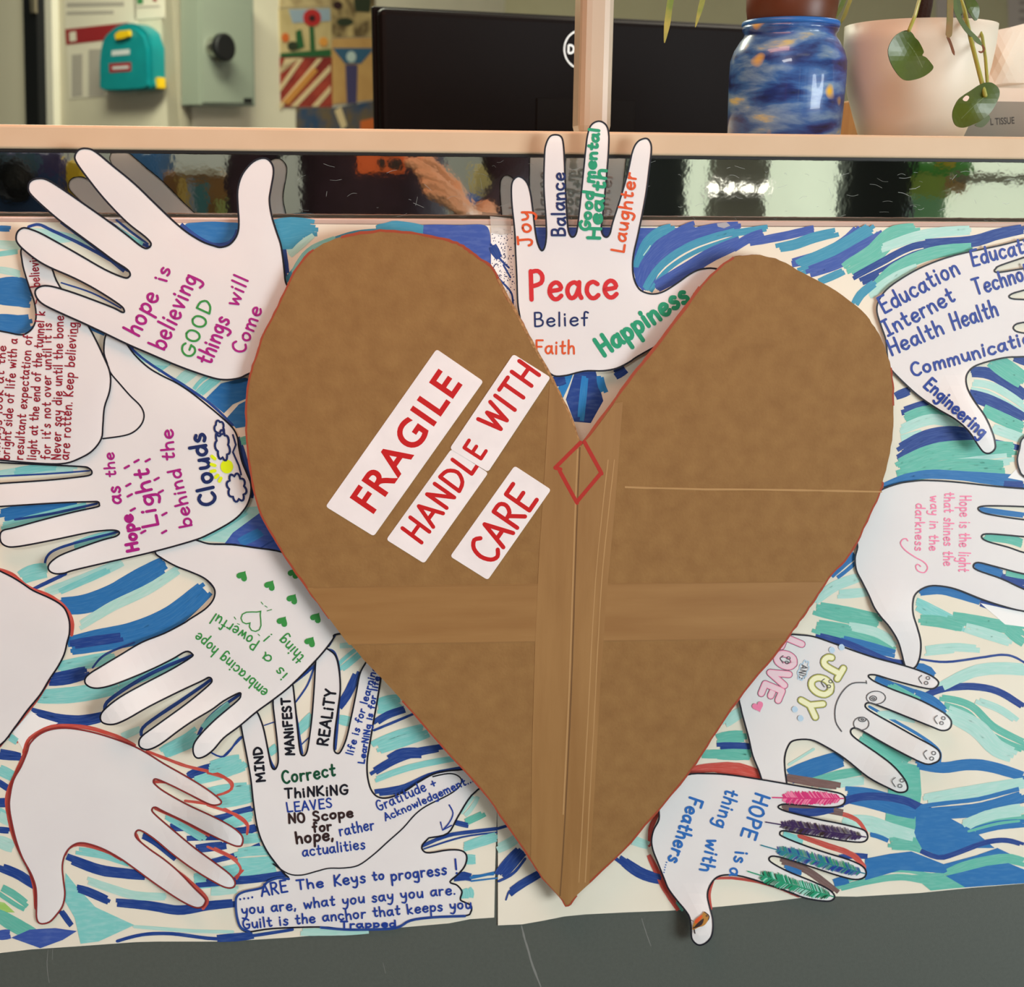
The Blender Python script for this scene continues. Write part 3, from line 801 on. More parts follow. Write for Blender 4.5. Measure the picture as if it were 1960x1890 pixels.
# --- hand "correct thinking" with its speech cloud
rfo = lambda *p: re_(*[((x / 3.267) * 3.5, (y / 3.267 + 400) * 3.5) for x, y in p])
g = hand(re_((215, 665), (250, 850), (280, 1020), (300, 1200), (330, 1370), (380, 1490), (450, 1590), (510, 1660), (535, 1688)) +
         rf((430, 265), (365, 290), (328, 325), (220, 350), (172, 380), (165, 440), (175, 520), (200, 580), (250, 602), (400, 582), (700, 572), (850, 588), (1000, 587), (1170, 578), (1260, 532), (1400, 512), (1600, 502), (1637, 480), (1640, 440), (1605, 420), (1572, 400), (1582, 350), (1550, 310), (1507, 290), (1560, 240), (1600, 190), (1612, 130), (1580, 95), (1500, 90),
            (1380, 108), (1340, 95), (1333, 62), (1370, 20)) + re_((1480, 1415), (1600, 1385), (1670, 1270), (1760, 1130), (1900, 1000), (1800, 930), (1700, 957), (1600, 967), (1500, 990), (1400, 1045), (1300, 1110), (1200, 1147), (1130, 1140), (1085, 1090), (1062, 1000), (1060, 900), (1075, 800), (1100, 650), (1130, 480), (1150, 340), (1160, 200), (1090, 190),
            (1045, 250), (1010, 320), (985, 450), (950, 620), (920, 750), (885, 832), (860, 850), (838, 820), (845, 700), (865, 550), (880, 420), (872, 290), (850, 200), (810, 160), (760, 140), (722, 190), (713, 260), (705, 400), (690, 600), (670, 760), (655, 840), (632, 865), (610, 830), (590, 650), (575, 500), (560, 380), (530, 320), (470, 330), (430, 480), (440, 620), (455, 750), (464, 880),
            (458, 930), (440, 957), (418, 935), (400, 850), (370, 700), (345, 620), (318, 570), (260, 540), (215, 590)), .0016)
I(g, re_, 'k', 9, (430, 1590), (530, 1655), (620, 1665), (720, 1640), (800, 1620), (900, 1618), (1000, 1600), (1100, 1530), (1200, 1440), (1300, 1350), (1380, 1260), (1460, 1200), (1600, 1130), (1670, 1080), (1692, 1030), (1660, 995), (1600, 985), (1500, 1005))
L(g, re_, 'k', 15, 'MIND', 375, 1035, 352, 805, 56); L(g, re_, 'k', 15, 'MANiFEST', 572, 858, 542, 480, 56); L(g, re_, 'k', 15, 'REALiTY', 795, 798, 848, 425, 68)
L(g, re_, 'b', 10, 'life is for learning', 962, 862, 1128, 275, 48); L(g, re_, 'b', 11, 'LearNiNg is for life', 1040, 918, 1142, 340, 40)
L(g, re_, 'f', 15, 'Correct', 495, 1050, 845, 1000, 82); L(g, re_, 'k', 14, 'ThiNKiNG', 510, 1148, 930, 1122, 62); L(g, re_, 'b', 11, 'LEAVES', 525, 1242, 825, 1212, 62)
L(g, re_, 'u', 15, 'NO Scope', 535, 1318, 965, 1275, 62); L(g, re_, 'u', 15, 'for', 697, 1378, 822, 1365, 62); L(g, re_, 'u', 16, 'hope,', 585, 1452, 835, 1428, 75); L(g, re_, 'b', 11, 'rather', 878, 1402, 1108, 1358, 72)
L(g, re_, 'b', 11, 'actualities', 628, 1542, 1045, 1488, 68); L(g, re_, 'b', 10, 'Gratitude +', 1138, 1238, 1525, 1068, 68); L(g, re_, 'b', 10, 'Acknowledgement....', 1185, 1302, 1790, 1030, 50)
I(g, re_, 'b', 9, (1610, 1195), (1635, 1250), (1612, 1310), (1570, 1360)); I(g, re_, 'b', 9, (1552, 1310), (1565, 1365), (1625, 1332), sm=1)
L(g, rf, 'b', 12, '.... ARE', 190, 402, 492, 352, 72); L(g, rf, 'b', 12, 'The', 552, 338, 715, 322, 58); L(g, rf, 'b', 12, 'Keys', 785, 318, 978, 290, 66); L(g, rf, 'b', 12, 'to', 1025, 280, 1095, 272, 55)
L(g, rf, 'b', 12, 'progress', 1140, 282, 1485, 242, 66); L(g, rf, 'b', 12, '!', 1540, 238, 1560, 234, 90); L(g, rf, 'b', 11, 'you are, what you say you are.', 205, 495, 1540, 365, 62); L(g, rf, 'b', 11, 'Guilt is the anchor that keeps you', 215, 584, 1640, 454, 60)
L(g, rf, 'b', 12, 'Trapped', 825, 578, 1168, 570, 40)
g.ink('N', 4.5, rf((500, 272), (430, 266), (365, 292), (328, 328), (220, 352), (174, 382), (168, 440), (178, 520), (202, 578), (252, 600)), 4)
g.ink('N', 5, rf((700, 575), (850, 588), (1000, 588), (1170, 578), (1260, 532), (1400, 512), (1600, 504)), 4)
g.build('paper_hand', label='white paper hand with black, green and blue writing above a speech cloud', cat='paper hand', group=HG)
# --- hand "peace"
h = hand(ro((1000, 640), (995, 606), (991, 579), (989, 526), (987, 486), (985, 440), (980, 393), (979, 357), (984, 343), (994, 338), (1007, 347), (1015, 368), (1021, 411), (1025, 445), (1030, 468), (1037, 480), (1043, 472), (1046, 450), (1045, 420), (1041, 357), (1042, 304), (1044, 280), (1052, 262), (1064, 258), (1075, 263), (1079, 282), (1081, 321), (1084, 393), (1087, 435), (1091, 450), (1096, 454), (1102, 449), (1106, 430),
            (1114, 357), (1121, 286), (1125, 257), (1132, 239), (1146, 232), (1159, 238), (1165, 254), (1165, 286), (1161, 339), (1154, 411), (1151, 438), (1155, 451), (1162, 454), (1168, 446), (1173, 425), (1189, 375), (1202, 329), (1211, 289), (1221, 271), (1236, 265), (1244, 271), (1247, 286), (1243, 321), (1236, 375), (1222, 446), (1214, 481), (1211, 505), (1213, 531), (1221, 550),
            (1232, 559), (1250, 563), (1271, 558), (1298, 541), (1319, 526), (1340, 516), (1367, 514), (1385, 525), (1360, 570), (1290, 640), (1221, 682), (1205, 693), (1181, 705), (1155, 710), (1125, 710), (1107, 713), (1083, 719), (1059, 719), (1040, 700), (1015, 670)), .0065, [(1145, 260, 120, .002)])
L(h, rg, 'r', 32, 'Peace', 430, 580, 1060, 560, 205, jit=.05); L(h, rg, 'n', 13, 'Belief', 462, 772, 850, 765, 98, jit=.05); L(h, rg, 'o', 14, 'Faith', 472, 970, 752, 970, 98, jit=.05); L(h, rg, 'e', 31, 'Happiness', 968, 990, 1580, 580, 135)
L(h, ro, 'o', 4.6, 'Joy', 1019, 470, 1014, 405, 27); L(h, ro, 'n', 4.4, 'Balance', 1082, 452, 1080, 332, 25); L(h, ro, 'e', 6, 'Good mental', 1128, 442, 1147, 248, 19); L(h, ro, 'e', 6.4, 'Health', 1148, 458, 1160, 326, 23); L(h, ro, 'o', 4.4, 'Laughter', 1194, 484, 1219, 333, 24)
h.build('paper_hand', label='white paper hand saying Peace in red, standing in the notch of the heart', cat='paper hand', group=HG)
# --- hand "education"
i_ = hand(rh((1960, 135), (1800, 175), (1500, 240), (1300, 310), (1150, 390), (1040, 470), (985, 550), (975, 620), (1005, 720), (1035, 810), (1045, 920), (1060, 990), (1120, 1060), (1250, 1180), (1380, 1270), (1500, 1340), (1590, 1420), (1650, 1510), (1690, 1560), (1730, 1568), (1765, 1540), (1768, 1500), (1750, 1430), (1700, 1320), (1630, 1220), (1585, 1140), (1572, 1070), (1590, 1020), (1640, 980),
            (1750, 945), (1850, 925), (1960, 920), (2150, 900), (2160, 790), (2000, 768), (1930, 757), (1900, 745), (1889, 725), (1905, 705), (1950, 692), (2150, 660), (2160, 560), (2000, 540), (1900, 535), (1865, 525), (1862, 512), (1890, 495), (1960, 475), (2150, 420), (2150, 310), (1960, 330), (1800, 355), (1762, 348), (1770, 332), (1800, 310), (1960, 255), (2150, 190), (2140, 100)), .003,
          [(1885, 850, 70, .011), (1840, 790, 60, .005)])
L(i_, rh, 'b', 16, 'Education', 1025, 630, 1530, 360, 112); L(i_, rh, 'b', 16, 'Education', 1618, 312, 2110, 190, 105); L(i_, rh, 'b', 16, 'Internet', 1050, 785, 1500, 545, 105); L(i_, rh, 'b', 16, 'Technology', 1640, 505, 2160, 350, 105)
L(i_, rh, 'b', 16, 'Health', 1075, 912, 1425, 762, 105); L(i_, rh, 'b', 16, 'Health', 1492, 742, 1790, 645, 112); L(i_, rh, 'b', 16, 'Communication', 1215, 1052, 2080, 810, 88); L(i_, rh, 'b', 16, 'Engineering', 1288, 1118, 1674, 1462, 82)
i_.build('paper_hand', label='white paper hand with rows of thick blue words, upper right', cat='paper hand', group=HG)
# --- hand "hope is the light that shines"
j = hand(ri((475, 450), (600, 402), (700, 385), (800, 378), (1000, 388), (1300, 420), (1512, 438), (1700, 450), (1700, 580), (1512, 568), (1300, 562), (1205, 566), (1180, 585), (1225, 615), (1350, 640), (1512, 662), (1700, 680), (1700, 790), (1512, 785), (1400, 775), (1240, 765), (1206, 788), (1250, 820), (1400, 862), (1512, 900), (1700, 940), (1700, 1080), (1512, 1055), (1300, 1000), (1180, 972), (1146, 998), (1180, 1030),
            (1350, 1090), (1512, 1165), (1700, 1230), (1700, 1340), (1512, 1325), (1350, 1285), (1200, 1235), (1050, 1175), (950, 1148), (850, 1140), (780, 1160), (725, 1205), (708, 1270), (712, 1350), (740, 1440), (765, 1540), (762, 1640), (740, 1710), (712, 1738), (680, 1735), (650, 1715), (630, 1640), (600, 1540), (540, 1440), (480, 1370), (430, 1300), (390, 1210), (340, 1110), (300, 1030), (290, 940), (308, 860),
            (300, 780), (330, 650), (400, 530)), .0022, [(1745, 1270, 60, -.0006), (1700, 1190, 60, .004)])
L(j, ri, 'p', 9, 'Hope is the light', 1052, 490, 1042, 1035, 80); L(j, ri, 'p', 9, 'that shines the', 938, 465, 930, 995, 72); L(j, ri, 'p', 9, 'way in the', 838, 490, 830, 885, 66); L(j, ri, 'p', 9, 'darkness', 732, 545, 725, 885, 66)
I(j, ri, 'p', 8, (672, 815), (660, 800), (635, 805), (620, 835), (650, 880), (720, 930), (790, 970), (815, 1010), (790, 1045), (745, 1032), (730, 1000), (745, 985), (765, 1000))
j.build('paper_hand', label='white paper hand with small pink handwriting, right of the heart', cat='paper hand', group=HG)
# --- hand "love and joy"
k = hand(rj((430, 125), (520, 122), (600, 132), (700, 165), (850, 220), (1000, 270), (1150, 310), (1250, 340), (1340, 375), (1390, 405), (1408, 432), (1390, 460), (1350, 470), (1250, 450), (1100, 410), (1000, 380), (953, 385), (990, 420), (1100, 470), (1270, 535), (1400, 600), (1460, 640), (1490, 680), (1480, 725), (1430, 740), (1350, 710), (1200, 650), (1050, 590), (960, 560), (933, 577),
            (960, 610), (1100, 690), (1250, 775), (1370, 840), (1415, 880), (1415, 925), (1380, 950), (1320, 955), (1200, 900), (1050, 820), (920, 745), (862, 723), (838, 747), (870, 790), (1000, 880), (1100, 955), (1170, 1030), (1205, 1090), (1200, 1130), (1150, 1140), (1080, 1110), (950, 1040), (800, 920), (680, 845), (580, 800), (470, 805), (430, 850), (412, 920), (415, 1000), (425, 1100), (400, 1180), (310, 1180),
            (265, 1060), (245, 1000), (205, 900), (180, 790), (150, 680), (130, 600), (120, 500), (200, 350), (330, 200)), .0036, [(1800, 1380, 60, .005), (1780, 1450, 60, .005), (1720, 1500, 60, .005)])
for m1, m2, w, t in (('q', 'l', 5, 'LOVe'),):
    for mm, ww in ((m1, 50), ('p', 44), (m2, 34)): random.seed(3); L(k, rj, mm, ww, 'LOVE', 418, 128, 262, 500, 118, jit=.04)
for mm, ww in (('q', 52), ('i', 46), ('h', 32)): random.seed(4); L(k, rj, mm, ww, 'JOY', 688, 250, 490, 590, 135, jit=.04)
L(k, rj, 'q', 6, 'AND', 520, 312, 496, 398, 44); scallop(k, rj, 'j', 7, 533, 350, 24, 52, 8, .35, .35)
I(k, rj, 'q', 8, (942, 430), (850, 435), (785, 490), (742, 580), (742, 680), (780, 745)); I(k, rj, 'q', 6, (940, 418), (942, 436), sm=1)
def ell(s, r, m, w, x, y, a, b, n=18): I(s, r, m, w, *[(x + a * math.cos(t * 2 * math.pi / n), y + b * math.sin(t * 2 * math.pi / n)) for t in range(n)], sm=1, closed=True)
for x, y, a1, b1 in ((1003, 527, 62, 42), (985, 532, 22, 16), (985, 533, 9, 6), (908, 695, 50, 42), (915, 668, 24, 14), (915, 668, 9, 5)): ell(k, rj, 'q', 6, x, y, a1, b1)
for x, y, sc in ((1320, 408, 1), (1420, 668, 1), (1355, 895, 1.1), (1150, 1072, 1.1), (690, 430, 1), (420, 278, .9)):
    I(k, rj, 'q', 5, (x - 20 * sc, y - 25 * sc), (x - 40 * sc, y - 5 * sc), (x - 20 * sc, y + 28 * sc)); ell(k, rj, 'q', 5, x + 20 * sc, y - 8 * sc, 12 * sc, 10 * sc, 10); ell(k, rj, 'q', 5, x + 8 * sc, y + 24 * sc, 12 * sc, 10 * sc, 10)
for x, y in ((780, 200), (718, 218), (478, 602), (515, 660)): k.blob('j', rj(*[(x + 20 * math.cos(t), y + 20 * math.sin(t)) for t in range(6)]), 3)
heart(k, 'p', 1451, 1353, 11, -.35)
k.build('paper_hand', label='white paper hand with pastel bubble lettering and smiley faces on its fingertips', cat='paper hand', group=HG)
# --- hand "thing with feathers"
l = hand(rk((400, 155), (550, 145), (700, 155), (900, 185), (1060, 212), (1250, 245), (1400, 270), (1450, 290), (1462, 320), (1450, 350), (1400, 368), (1300, 370), (1150, 355), (1050, 350), (1013, 368), (1050, 392), (1150, 420), (1300, 455), (1450, 485), (1580, 520), (1612, 555), (1605, 590), (1560, 605), (1450, 595), (1300, 570), (1150, 545), (1050, 528), (1024, 545), (1050, 570), (1200, 630), (1350, 680),
            (1480, 720), (1570, 760), (1602, 800), (1590, 840), (1530, 855), (1420, 830), (1250, 775), (1100, 725), (1000, 700), (960, 703), (955, 727), (1000, 760), (1100, 810), (1250, 870), (1350, 920), (1390, 960), (1380, 990), (1330, 1000), (1200, 980), (1080, 935), (950, 890), (850, 855), (750, 830), (650, 825), (590, 850), (550, 910), (540, 970), (555, 1040), (575, 1120), (575, 1200), (555, 1255), (510, 1290), (470, 1290),
            (435, 1250), (430, 1180), (420, 1110), (390, 1060), (340, 1000), (280, 920), (250, 850), (210, 750), (175, 660), (165, 590), (180, 520), (215, 450), (220, 350), (300, 240)), .0055, [(1345, 1790, 60, .008), (1640, 1600, 90, .003)])
L(l, rk, 'c', 17, 'HOPE', 862, 272, 768, 560, 98); L(l, rk, 'c', 15, 'is', 728, 665, 718, 735, 90); L(l, rk, 'c', 14, 'a', 696, 775, 690, 825, 85); L(l, rk, 'c', 15, 'thing', 668, 245, 590, 490, 90); L(l, rk, 'c', 16, 'with', 545, 580, 490, 790, 92)
L(l, rk, 'c', 17, 'Feathers', 425, 300, 275, 725, 92); L(l, rk, 'c', 8, '.....', 265, 735, 245, 810, 40)
def feather(p0, p1, w, cols, n=64):
    (x0, y0), (x1, y1) = rk(p0)[0], rk(p1)[0]; dx, dy = x1 - x0, y1 - y0; ln = math.hypot(dx, dy); dx, dy = dx / ln, dy / ln
    for q in range(n):
        l.hold = 1; l.k += 1 if q % 6 == 0 else 0
        t = .17 + .8 * q / n
        for sg in (1, -1):
            wd = w * (min(1, (t - .12) * 5) * min(1, (1.04 - t) * 5)) ** .5
            c0 = (x0 + dx * ln * t, y0 + dy * ln * t); b0 = wd * random.uniform(.75, 1.05); f0 = b0 * random.uniform(.3, .75)
            l.ink(random.choice(cols), random.uniform(1.0, 2.6), [c0, (c0[0] - dx * b0 * .5 - dy * sg * b0 * .6, c0[1] - dy * b0 * .5 + dx * sg * b0 * .6), (c0[0] - dx * b0 * .75 - dy * sg * b0, c0[1] - dy * b0 * .75 + dx * sg * b0)], 2, cap=False, taper=.5)
    l.hold = None
    l.ink(cols[0], 2.4, [(x0, y0), (x0 + dx * ln * .5, y0 + dy * ln * .5 + 1), (x1, y1)], 3)
feather((975, 305), (1450, 312), 13, ['x', 'x', 'p']); feather((930, 470), (1600, 570), 12.5, ['v', 'v', 'v', 'u']); feather((900, 625), (1595, 815), 13, ['t', 't', 'b', 'e']); feather((810, 800), (1385, 970), 14, ['e', 'P', 'e', 'f'])
l.blob('s', rk((440, 1190), (455, 1130), (500, 1090), (520, 1070), (550, 1095), (548, 1120), (520, 1160), (480, 1175)), 4); l.blob('u', rk((450, 1180), (470, 1150), (515, 1115), (500, 1160)), 3); l.blob('o', rk((455, 1130), (495, 1095), (505, 1105), (465, 1150)), 3)
I(l, rk, 'u', 8, (448, 1175), (455, 1215)); I(l, rk, 'u', 6, (520, 1072), (550, 1098), (545, 1125)); I(l, rk, 'u', 4, (420, 1120), (445, 1135)); ell(l, rk, 'u', 4, 535, 1098, 5, 5, 8)
l.build('paper_hand', label='white paper hand with a coloured feather drawn on each finger', cat='paper hand', group=HG)
m_ = hand(rh((2120, 1400), (1960, 1460), (1930, 1540), (1915, 1610), (1930, 1680), (1965, 1725), (2120, 1800)), .0022)
m_.build('paper_hand', label='sliver of a blank white paper hand at the right edge, above the pink-lettered hand', cat='paper hand', group=HG)
# ================================================================== the cardboard heart
HO = ro((1112, 852), (1103, 830), (1096, 807), (1070, 752), (1054, 720), (1027, 672), (1006, 632), (980, 584), (953, 534), (940, 510), (921, 497), (900, 482), (880, 469), (850, 458), (800, 448), (740, 442), (690, 446), (640, 458), (600, 478), (570, 510), (545, 560), (520, 610), (500, 650), (488, 690), (476, 730), (471, 790), (474, 860), (484, 930), (500, 985),
         (530, 1040), (558, 1085), (598, 1140), (643, 1200), (697, 1263), (771, 1343), (846, 1429), (911, 1500), (957, 1560), (1013, 1642), (1039, 1680), (1072, 1718), (1087, 1735), (1115, 1703), (1192, 1629), (1250, 1563), (1314, 1486), (1346, 1440), (1380, 1387), (1424, 1325), (1481, 1257), (1510, 1218), (1537, 1180), (1560, 1148), (1586, 1108), (1616, 1074), (1639, 1040),
         (1666, 984), (1686, 939), (1691, 917), (1701, 880), (1709, 829), (1710, 777), (1709, 734), (1703, 694), (1689, 654), (1674, 626), (1649, 594), (1600, 557), (1537, 523), (1494, 499), (1457, 489), (1430, 489), (1405, 493), (1380, 510), (1340, 550), (1300, 605), (1250, 670), (1210, 720), (1170, 775), (1130, 830))
hp = []
for q in smooth(HO, True, 4): hp.append((q[0] + random.uniform(-.9, .9), q[1] + random.uniform(-.9, .9)))
CARD = mat('brown_cardboard', (147, 110, 63), .8, c2=(135, 98, 54), scale=70, bump=.12, bscale=420, detail=10, lo=.3, hi=.7)
TAPE = mat('brown_paper_tape', (157, 118, 70), .55, c2=(145, 106, 60), scale=60, stretch=(1, 1, .12), detail=8, bump=.05, bscale=300)
TAPEH = mat('brown_paper_tape_flat', (156, 117, 69), .55, c2=(145, 105, 59), scale=60, stretch=(.12, 1, 1), detail=8, bump=.05, bscale=300)
root = empty('cardboard_heart', P(1090, 1000, -.016), label='large brown cardboard heart with red and white stickers in the middle of the display', cat='cardboard heart')
hs = Sheet(.0165, th=.004)
hs.body(hp, CARD, 40)
nh = len(hp)
def edge(i0, i1, m, w):
    pts = hp[i0:i1]
    hs.ink(m, w, pts, 1, cap=False, rag=.3)
n4 = lambda k: k * 4
edge(n4(6), n4(17), 'K', 5); edge(n4(18), n4(32), 'K', 4); edge(n4(34), n4(42), 'K', 3.5)
edge(n4(42), n4(58), 'K', 3.5); edge(n4(61), n4(63), 'K', 3); edge(n4(72), n4(80), 'K', 4)
hs.ink('K', 6, smooth(HO[-6:], False, 4) + [(1114, 850)], 1, cap=False, rag=.3)
hs.ink('E', 5, smooth(HO[:9], False, 4), 1, cap=False, rag=.3)
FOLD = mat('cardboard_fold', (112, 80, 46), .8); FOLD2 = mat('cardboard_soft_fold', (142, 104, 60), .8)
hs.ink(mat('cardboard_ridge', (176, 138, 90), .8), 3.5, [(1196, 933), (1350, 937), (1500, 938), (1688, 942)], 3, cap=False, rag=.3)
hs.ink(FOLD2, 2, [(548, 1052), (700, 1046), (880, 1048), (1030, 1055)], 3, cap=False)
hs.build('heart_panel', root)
vt = Sheet(.0167, th=.0001)
vt.body([(1052, 735), (1062, 738), (1080, 775), (1098, 815), (1110, 852), (1112, 854), (1132, 832), (1160, 795), (1176, 772), (1192, 770), (1178, 960), (1163, 1120), (1150, 1300), (1140, 1480), (1128, 1692), (1100, 1718), (1087, 1733), (1070, 1716), (1040, 1682), (1016, 1645), (1018, 1450), (1024, 1240), (1032, 1060), (1044, 880)], TAPE, 40)
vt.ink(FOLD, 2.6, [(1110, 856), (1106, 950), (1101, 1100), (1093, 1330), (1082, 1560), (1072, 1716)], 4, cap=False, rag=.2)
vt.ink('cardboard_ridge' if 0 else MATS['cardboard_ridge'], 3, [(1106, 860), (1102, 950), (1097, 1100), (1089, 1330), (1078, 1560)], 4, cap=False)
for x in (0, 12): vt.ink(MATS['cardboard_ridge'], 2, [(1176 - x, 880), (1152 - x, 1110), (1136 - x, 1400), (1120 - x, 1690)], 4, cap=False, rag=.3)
for q in (((1670, 678), (1512, 835)), ((1540, 855), (1648, 1055)), ((1650, 1045), (1795, 872)), ((1798, 862), (1695, 675)), ((1512, 835), (1545, 845)), ((1785, 842), (1802, 872))): vt.ink(mat('red_diamond', (172, 44, 34), .5), 7.5, rl(*q), 1, rag=.05)
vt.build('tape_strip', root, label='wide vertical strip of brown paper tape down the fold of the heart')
ht = Sheet(.01662, th=.0001)
ht.body([(588, 1126), (800, 1122), (1035, 1118), (1300, 1116), (1580, 1114), (1555, 1150), (1503, 1225), (1300, 1226), (1030, 1229), (850, 1232), (668, 1235), (640, 1198)], TAPEH, 40)
for yy in ((1126, 1114), (1234, 1223)): ht.ink(FOLD2, 1.6, [(600 if yy[0] < 1200 else 672, yy[0]), (1030, (yy[0] + yy[1]) / 2), (1575 if yy[0] < 1200 else 1505, yy[1])], 3, cap=False)
ht.build('tape_strip', root, label='horizontal strip of brown paper tape across the heart')
STICK = mat('sticker_paper', (243, 236, 236), .6, c2=(236, 229, 229), scale=40, bump=.03, bscale=200)
def rounded(c, r=6):
    out = []
    for i in range(4):
        p, a, b2 = Vector(c[i]), Vector(c[i - 1]), Vector(c[(i + 1) % 4])
        u, v = (a - p).normalized() * r, (b2 - p).normalized() * r
        for t in (0, .25, .5, .75, 1): out.append(tuple(p + u * (1 - t) ** 2 + v * t ** 2))
    return out
def sticker(c, base, lab):
    s = Sheet(base, th=.0001); s.body(rounded(rl(*c)), STICK, 40); s.lab = lab; return s
def font_poly(s, m, body, p0, p1, h, gap=1.0, fat=.0):
    cu = bpy.data.curves.new('lettering', 'FONT'); cu.body = body; cu.offset = fat; cu.space_character = gap; cu.resolution_u = 6
    ob = bpy.data.objects.new('lettering', cu); COL.objects.link(ob)
    bpy.context.view_layer.update()
    dg = bpy.context.evaluated_depsgraph_get(); me = ob.evaluated_get(dg).to_mesh()
    vs = [v.co.copy() for v in me.vertices]; fs = [list(p.vertices) for p in me.polygons]
    ob.evaluated_get(dg).to_mesh_clear(); bpy.data.objects.remove(ob); bpy.data.curves.remove(cu)
    x0, x1 = min(v.x for v in vs), max(v.x for v in vs); y0, y1 = min(v.y for v in vs), max(v.y for v in vs)
    dx, dy = p1[0] - p0[0], p1[1] - p0[1]; l = math.hypot(dx, dy); dx, dy = dx / l, dy / l
    o = s.off(); pts = []
    for v in vs:
        X, Y = (v.x - x0) / (x1 - x0) * l, (v.y - y0) / (y1 - y0) * h
        pts.append(s.pt(p0[0] + dx * X + dy * Y, p0[1] + dy * X - dx * Y, o))
    s.add(pts, fs, m)
s1 = sticker(((770, 93), (1063, 295), (377, 1264), (76, 1078)), .0168, 'white sticker printed FRAGILE in bold red')
q = rl((378, 1127), (935, 318)); font_poly(s1, INK['z'], 'FRAGILE', q[0], q[1], 187 / 3.267, gap=1.12, fat=.022); s1.build('sticker', root, label=s1.lab)
s2 = sticker(((862, 718), (1093, 868), (692, 1434), (455, 1285)), .0168, 'lower white sticker of the hand-lettered HANDLE WITH line')
L(s2, rl, 'z', 25, 'HANDL', 672, 1312, 1035, 812, 150, jit=.05); s2.build('sticker', root, label=s2.lab)
s3 = sticker(((1250, 124), (1483, 270), (1092, 862), (852, 715)), .0170, 'upper white sticker of the hand-lettered HANDLE WITH line')
L(s3, rl, 'z', 23, 'E', 1042, 785, 1078, 730, 125, jit=.05); L(s3, rl, 'z', 26, 'W|TH', 1152, 625, 1415, 250, 152, jit=.05); s3.build('sticker', root, label=s3.lab)
s4 = sticker(((1258, 823), (1486, 972), (1090, 1538), (855, 1390)), .0168, 'short white sticker hand-lettered CARE in red')
L(s4, rl, 'z', 27, 'CARE', 1112, 1445, 1395, 1035, 178, jit=.04); s4.build('sticker', root, label=s4.lab)
# ------ clear tape
TAPC = mat('clear_tape', (226, 222, 214), .25, spec=.5); TAPC.node_tree.nodes['Principled BSDF'].inputs['Alpha'].default_value = .35
tp = Sheet(.0011, th=.0001); tp.body(ro((938, 414), (958, 416), (978, 418), (979, 446), (960, 450), (940, 446)), TAPC, 0); tp.build('clear_tape', label='crinkled clear tape over the paper edge, left of the Peace hand', cat='tape')
tp = Sheet(.0012, th=.0001); tp.body(ro((1372, 428), (1390, 425), (1398, 432), (1386, 437), (1374, 434)), TAPC, 0); tp.build('clear_tape', label='tiny scrap of tape on the paper edge, above the right lobe of the heart', cat='tape')
# ================================================================== mesh helpers for solid things
class MB:
    def __init__(s): s.bm = bmesh.new()
    def box(s, x0, x1, y0, y1, z0, z1, bevel=0, M=None):
        r = bmesh.ops.create_cube(s.bm, size=1)
        T = Matrix.Translation(((x0 + x1) / 2, (y0 + y1) / 2, (z0 + z1) / 2)) @ Matrix.Diagonal((x1 - x0, y1 - y0, z1 - z0, 1))
        bmesh.ops.transform(s.bm, matrix=(M @ T) if M else T, verts=r['verts'])
        if bevel:
            es = list({e for v in r['verts'] for e in v.link_edges})
            bmesh.ops.bevel(s.bm, geom=es, offset=bevel, segments=3, affect='EDGES', profile=.5)
        return s
    def lathe(s, prof, c, n=48, axis=None):
        rings = []
        for r, z in prof:
            rings.append([s.bm.verts.new((c[0] + r * math.cos(2 * math.pi * i / n), c[1] + r * math.sin(2 * math.pi * i / n), c[2] + z)) for i in range(n)])
        for a, b in zip(rings, rings[1:]):
            for i in range(n): s.bm.faces.new((a[i], a[(i + 1) % n], b[(i + 1) % n], b[i]))
        if prof[0][0] > 1e-5: s.bm.faces.new(list(reversed(rings[0])))
        if prof[-1][0] > 1e-5: s.bm.faces.new(rings[-1])
        return s
    def tube(s, pts, r, n=8):
        pts = [Vector(p) for p in pts]; rr = r if isinstance(r, (list, tuple)) else [r] * len(pts); prev = None
        for i, p in enumerate(pts):
            t = (pts[min(i + 1, len(pts) - 1)] - pts[max(i - 1, 0)]).normalized()
            u = t.cross(Vector((.3, .9, .2))).normalized(); v = t.cross(u)
            ring = [s.bm.verts.new(p + (u * math.cos(2 * math.pi * k / n) + v * math.sin(2 * math.pi * k / n)) * rr[i]) for k in range(n)]
            if prev:
                for k in range(n): s.bm.faces.new((prev[k], prev[(k + 1) % n], ring[(k + 1) % n], ring[k]))
            else: s.bm.faces.new(list(reversed(ring)))
            prev = ring
        s.bm.faces.new(prev); return s
    def prism(s, pts, d):                   # polygon of 3D points pushed along d
        d = Vector(d); a = [s.bm.verts.new(p) for p in pts]; b = [s.bm.verts.new(Vector(p) + d) for p in pts]; n = len(a)
        s.bm.faces.new(a); s.bm.faces.new(list(reversed(b)))
        for i in range(n): s.bm.faces.new((a[i], b[i], b[(i + 1) % n], a[(i + 1) % n]))
        return s
    def build(s, name, m, parent=None, sm=False, **kw):
        bmesh.ops.recalc_face_normals(s.bm, faces=s.bm.faces)
        me = bpy.data.meshes.new(name); s.bm.to_mesh(me); s.bm.free(); me.materials.append(m)
        if sm:
            for p in me.polygons: p.use_smooth = True
        return link(name, me, parent, **kw)
def struct(name, m, *a, **k): return MB().box(*a).build(name, m, kind='structure', **k)
